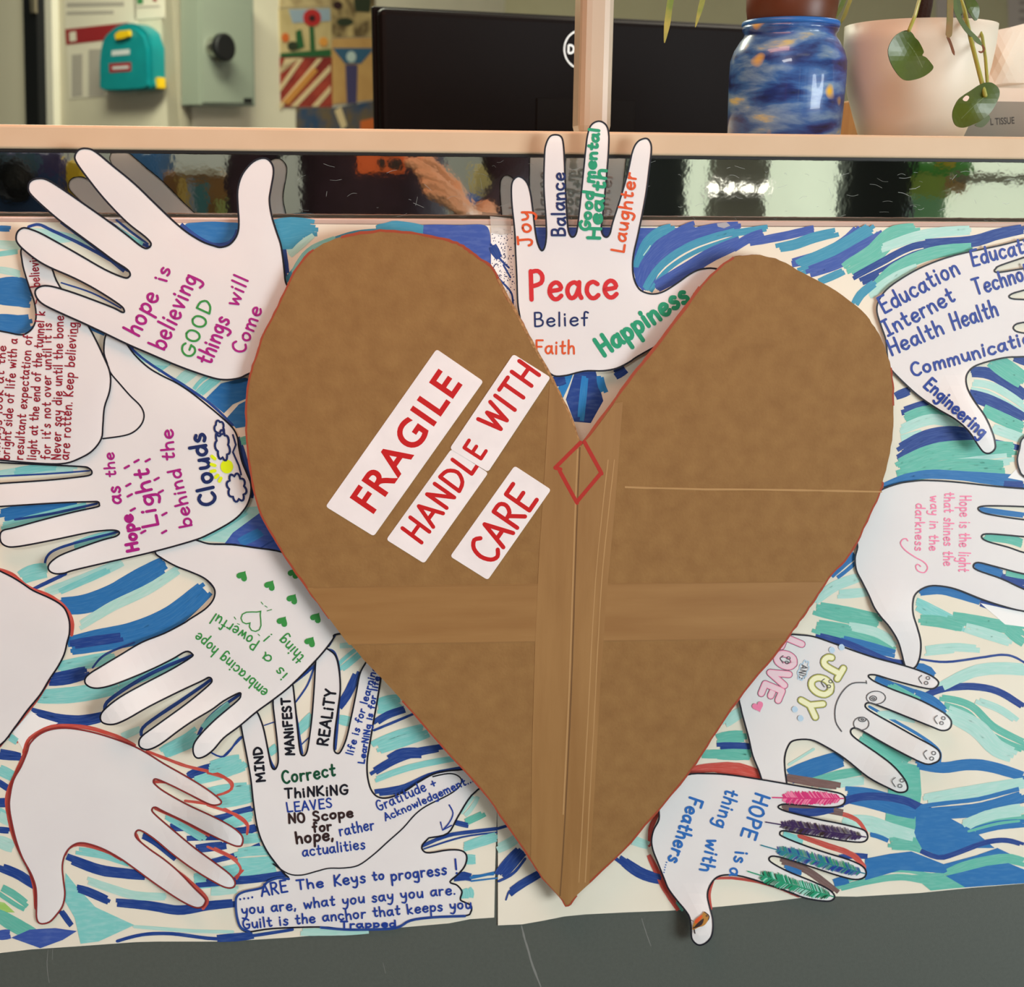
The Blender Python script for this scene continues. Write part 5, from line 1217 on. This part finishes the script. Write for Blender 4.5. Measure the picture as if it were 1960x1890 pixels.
# ================================================================== the room behind the photographer, seen in the mirror strip
yf = -4.5
struct('wall_front', WALL3, -4.6, 4.6, yf - .06, yf, 0, 2.7)
def xm(px, y=yf): return RM(px, 360, y).x
def zm(py, y=yf): return RM(1200, py, y).z
DAY = mat('daylit_glass', (236, 246, 222), .3, emit=.8); BLK = mat('dark_column', (26, 32, 32), .5); GRY = mat('grey_column', (120, 118, 104), .7)
for k, (a, b2) in enumerate(((1095, 1185), (1300, 1352), (1455, 1598), (1718, 2080))):
    MB().box(xm(a), xm(b2), yf, yf + .03, .5, 2.3).build('window_%d' % (k + 1), DAY, kind='structure')
for k, (a, b2) in enumerate(((1185, 1300), (1598, 1718))): MB().box(xm(a), xm(b2), yf, yf + .15, 0, 2.7).build('trim_%d' % (k + 3), BLK, kind='structure')
MB().box(xm(1352), xm(1455), yf, yf + .1, 0, 2.7).build('trim_5', GRY, kind='structure')
LAMPM = mat('lamp_glow', (255, 250, 236), .3, emit=2.5)
for k in range(4):
    e = empty('spot_lamp', (xm(1350 + k * 32), yf + .1, zm(358)), label='round lamp on the grey column in the mirror strip, %s' % ('leftmost of four', 'second of four from left', 'third of four from left', 'rightmost of four')[k], cat='lamp', group='lamps on the grey column')
    cyl(Vector((xm(1350 + k * 32), yf + .1, zm(358))), Vector((0, 1, 0)), [(.035, 0), (.035, .03), (.03, .035)], 'lamp_housing', GRY, e); cyl(Vector((xm(1350 + k * 32), yf + .135, zm(358))), Vector((0, 1, 0)), [(.028, 0), (.02, .012)], 'lamp_lens', LAMPM, e)
def mbox(name, m, a, b2, t, bt, y, d, lab, cat, floor=False, extra=()):
    x0, x1, za, zb_ = xm(a, y), xm(b2, y), zm(t, y), 0 if floor else zm(bt, y)
    e = empty(name, ((x0 + x1) / 2, y, zb_), label=lab, cat=cat)
    MB().box(x0, x1, y - d, y, zb_, za, .006).build('body', m, e)
    for nm, mm, a1, b1, t1, bt1 in extra: MB().box(xm(a1, y), xm(b1, y), y, y + .012, zm(bt1, y), zm(t1, y)).build(nm, mm, e)
    return e
c_ = lambda n, c: mat('room_' + n, c, .7)
mbox('display_board', c_('indigo', (62, 52, 92)), -60, 122, 300, 420, -3.2, .05, 'blue and purple board with a black disc, at the left end of the mirror strip', 'board', True, (('panel', c_('navy', (36, 62, 100)), -60, 118, 345, 416), ('panel', c_('petrol', (60, 90, 104)), -20, 80, 306, 340)))
e = empty('wall_speaker', RM(30, 346, -3.18), label='round black speaker on the blue board in the mirror strip', cat='speaker'); cyl(RM(30, 346, -3.19), Vector((0, 1, 0)), [(.075, 0), (.075, .03), (.06, .035), (.05, .02), (.02, .03)], 'speaker_cone', MATS['black_plastic'], e)
mbox('storage_bin', c_('yellow', (214, 176, 30)), 128, 160, 318, 345, -3.2, .1, 'yellow bin beside the blue board, seen in the mirror strip', 'bin', True)
mbox('filing_cabinet', c_('blue', (30, 74, 112)), 236, 300, 296, 420, -3.6, .4, 'blue cabinet against the grey wall, left part of the mirror strip', 'cabinet', True)
mbox('packing_box', c_('carton', (134, 94, 48)), 312, 462, 336, 420, -3.0, .4, 'brown packing box with coloured items, left part of the mirror strip', 'box', True, (('label_sheet', c_('white', (196, 190, 168)), 342, 430, 330, 342), ('coloured_item', c_('teal', (60, 112, 116)), 372, 398, 356, 415), ('coloured_item', c_('sand', (190, 160, 80)), 345, 362, 350, 415), ('coloured_item', c_('grey', (140, 148, 160)), 360, 372, 352, 410), ('coloured_item', c_('lime', (150, 160, 90)), 415, 460, 385, 420)))
mbox('office_cupboard', c_('royal', (34, 84, 150)), 908, 1042, 376, 430, -3.4, .4, 'blue cupboard left of the bright windows in the mirror strip', 'cupboard', True, (('door', c_('royal2', (28, 72, 134)), 912, 974, 380, 430), ('door', c_('royal2', 0), 978, 1038, 380, 430)))
for k, (a, b2, t, cc2, nm) in enumerate(((908, 940, 318, (170, 150, 90), 'sandy'), (940, 962, 312, (70, 130, 50), 'green'), (964, 1000, 316, (196, 170, 90), 'ochre'), (1002, 1040, 305, (170, 190, 180), 'pale'))):
    mbox('box_file', c_(nm, cc2), a, b2, t, 376, -3.45, .25, nm + ' box file on top of the blue cupboard', 'box file')
ps = empty('window_poster', RM(1780, 360, yf + .05), label='green, yellow and purple poster on the bright glazing, right part of the mirror strip', cat='poster')
for nm, cc2, a, b2, t, bt in (('green', (96, 190, 80), 1715, 1850, 296, 330), ('lime2', (176, 206, 96), 1715, 1810, 328, 372), ('peach', (206, 160, 96), 1800, 1842, 335, 362), ('lilac', (176, 160, 206), 1712, 1740, 376, 420), ('mint', (150, 216, 160), 1742, 1806, 372, 430), ('gold', (230, 204, 40), 1780, 1812, 290, 312)):
    MB().box(xm(a), xm(b2), yf + .03, yf + .045 + (.01 if nm in ('gold', 'peach') else 0), zm(bt), zm(t)).build('colour_patch', mat('poster_' + nm, cc2, .7), ps)
mbox('low_wall', c_('taupe', (128, 116, 92)), 1838, 2080, 326, 344, yf + .3, .1, 'taupe shelf across the bright glazing, right end of the mirror strip', 'shelf', False)
# ------ the photographer
SKIN = mat('skin', (206, 152, 118), .5); TOP = mat('dark_plum_top', (44, 32, 48), .8, c2=(36, 26, 40), scale=30); TRO = mat('black_trousers', (22, 22, 26), .8); HAIR = mat('dark_hair', (34, 24, 20), .6)
def skin(name, joints, edges, m, parent, root=0, sub=2):
    me = bpy.data.meshes.new(name); me.from_pydata([Vector(j[:3]) for j in joints], edges, []); me.materials.append(m)
    o = link(name, me, parent); md = o.modifiers.new('skin', 'SKIN'); md.use_smooth_shade = True
    for v, j in zip(me.skin_vertices[0].data, joints): v.radius = (j[3], j[4] if len(j) > 4 else j[3])
    me.skin_vertices[0].data[root].use_root = True
    o.modifiers.new('sub', 'SUBSURF').levels = sub; o.modifiers[-1].render_levels = sub; return o
pe = empty('person', (-.05, -1.42, 0), label='person in a dark plum top holding up an orange phone, seen in the mirror strip', cat='person')
px_ = -.05; py_ = -1.42
J = [(px_, py_, .92, .13, .10), (px_, py_, 1.08, .115, .09), (px_, py_ - .01, 1.24, .14, .10), (px_, py_ - .01, 1.37, .09, .07), (px_, py_, 1.45, .045), (px_, py_ + .02, 1.53, .07, .085), (px_, py_ + .015, 1.63, .075, .09), (px_, py_, 1.69, .045, .055),
     (px_ + .17, py_, 1.36, .05), (px_ + .27, py_ + .12, 1.13, .04), (px_ + .185, py_ + .35, 1.06, .026), (px_ + .155, py_ + .42, 1.085, .03, .016),
     (px_ - .17, py_, 1.36, .05), (px_ - .24, py_ - .03, 1.10, .04), (px_ - .22, py_ + .08, .88, .026), (px_ - .215, py_ + .12, .81, .03, .016),
     (px_ + .09, py_, .86, .085), (px_ + .10, py_ + .02, .48, .055), (px_ + .10, py_ - .02, .09, .038), (px_ + .10, py_ + .10, .035, .035),
     (px_ - .09, py_, .86, .085), (px_ - .10, py_ + .02, .48, .055), (px_ - .10, py_ - .02, .09, .038), (px_ - .10, py_ + .10, .035, .035)]
E = [(0, 1), (1, 2), (2, 3), (3, 4), (4, 5), (5, 6), (6, 7), (3, 8), (8, 9), (9, 10), (10, 11), (3, 12), (12, 13), (13, 14), (14, 15), (0, 16), (16, 17), (17, 18), (18, 19), (0, 20), (20, 21), (21, 22), (22, 23)]
def finger(k, pts, r):
    i = k
    for p_ in pts: J.append((*p_, r)); E.append((i, len(J) - 1)); i = len(J) - 1
hx, hy, hz = px_ + .155, py_ + .42, 1.085
for q, (dx, dz) in enumerate(((-.012, .028), (.004, .012), (.012, -.004), (.018, -.018))):
    finger(11, [(hx + dx - .02, hy + .035, hz + dz + .02), (hx + dx - .055, hy + .052, hz + dz + .045), (hx + dx - .085, hy + .056, hz + dz + .058)], .0095)
finger(11, [(hx - .01, hy - .005, hz + .045), (hx - .045, hy + .005, hz + .075), (hx - .075, hy + .02, hz + .09)], .011)
for q in range(4): finger(15, [(px_ - .235 + q * .016, py_ + .14, .775), (px_ - .233 + q * .015, py_ + .145, .735), (px_ - .23 + q * .014, py_ + .135, .705)], .009)
finger(15, [(px_ - .19, py_ + .15, .80), (px_ - .18, py_ + .17, .76)], .01)
skin('body', J, E, SKIN, pe)
for sx in (-.028, .028): cyl(Vector((px_ + sx, py_ + .098, 1.585)), Vector((0, 1, .05)).normalized(), [(.012, 0), (.008, .006), (.001, .008)], 'eye', MATS['black_plastic'], pe, 12)
fm = MB(); fm.tube([(px_, py_ + .09, 1.59), (px_, py_ + .115, 1.562), (px_, py_ + .112, 1.55)], [.006, .011, .006]); fm.build('nose', SKIN, pe, sm=True)
fm = MB(); fm.tube([(px_ - .022, py_ + .096, 1.52), (px_, py_ + .104, 1.517), (px_ + .022, py_ + .096, 1.52)], [.003, .006, .003]); fm.build('mouth', mat('lips', (160, 84, 76), .5), pe, sm=True)
for sx in (-.078, .078): fm = MB(); fm.tube([(px_ + sx, py_ + .01, 1.60), (px_ + sx * 1.1, py_, 1.58), (px_ + sx, py_ + .01, 1.55)], [.006, .011, .006]); fm.build('ear', SKIN, pe, sm=True)
CJ = [(px_, py_, .90, .165, .125), (px_, py_, 1.08, .15, .115), (px_, py_ - .01, 1.24, .165, .12), (px_, py_ - .01, 1.38, .10, .08), (px_ + .18, py_, 1.365, .064), (px_ + .28, py_ + .12, 1.13, .052), (px_ + .20, py_ + .32, 1.06, .038), (px_ - .18, py_, 1.365, .064), (px_ - .25, py_ - .03, 1.10, .052), (px_ - .225, py_ + .06, .90, .038)]
skin('top', CJ, [(0, 1), (1, 2), (2, 3), (3, 4), (4, 5), (5, 6), (3, 7), (7, 8), (8, 9)], TOP, pe)
skin('trousers', [(px_, py_, .90, .15, .115), (px_ + .09, py_, .80, .10), (px_ + .10, py_ + .02, .48, .075), (px_ + .10, py_ - .02, .08, .058), (px_ - .09, py_, .80, .10), (px_ - .10, py_ + .02, .48, .075), (px_ - .10, py_ - .02, .08, .058)], [(0, 1), (1, 2), (2, 3), (0, 4), (4, 5), (5, 6)], TRO, pe)
skin('hair', [(px_, py_ - .03, 1.70, .05), (px_, py_ - .035, 1.64, .085, .08), (px_, py_ - .055, 1.55, .085, .05), (px_, py_ - .06, 1.43, .08, .04)], [(0, 1), (1, 2), (2, 3)], HAIR, pe)
ph = empty('phone', (-.026, -.96, ZC), label='orange phone with black lenses held up by the person in the mirror strip', cat='phone')
MB().box(-.066, .013, -.968, -.9585, ZC - .013, ZC + .142, .003).build('case', mat('orange_case', (196, 92, 40), .4), ph)
for x, z in ((-.004, .004), (-.026, .004), (-.012, .026)): cyl(Vector((x, -.9585, ZC + z)), Vector((0, 1, 0)), [(.009, 0), (.009, .002), (.007, .0022)], 'lens', MATS['black_plastic'], ph, 24)
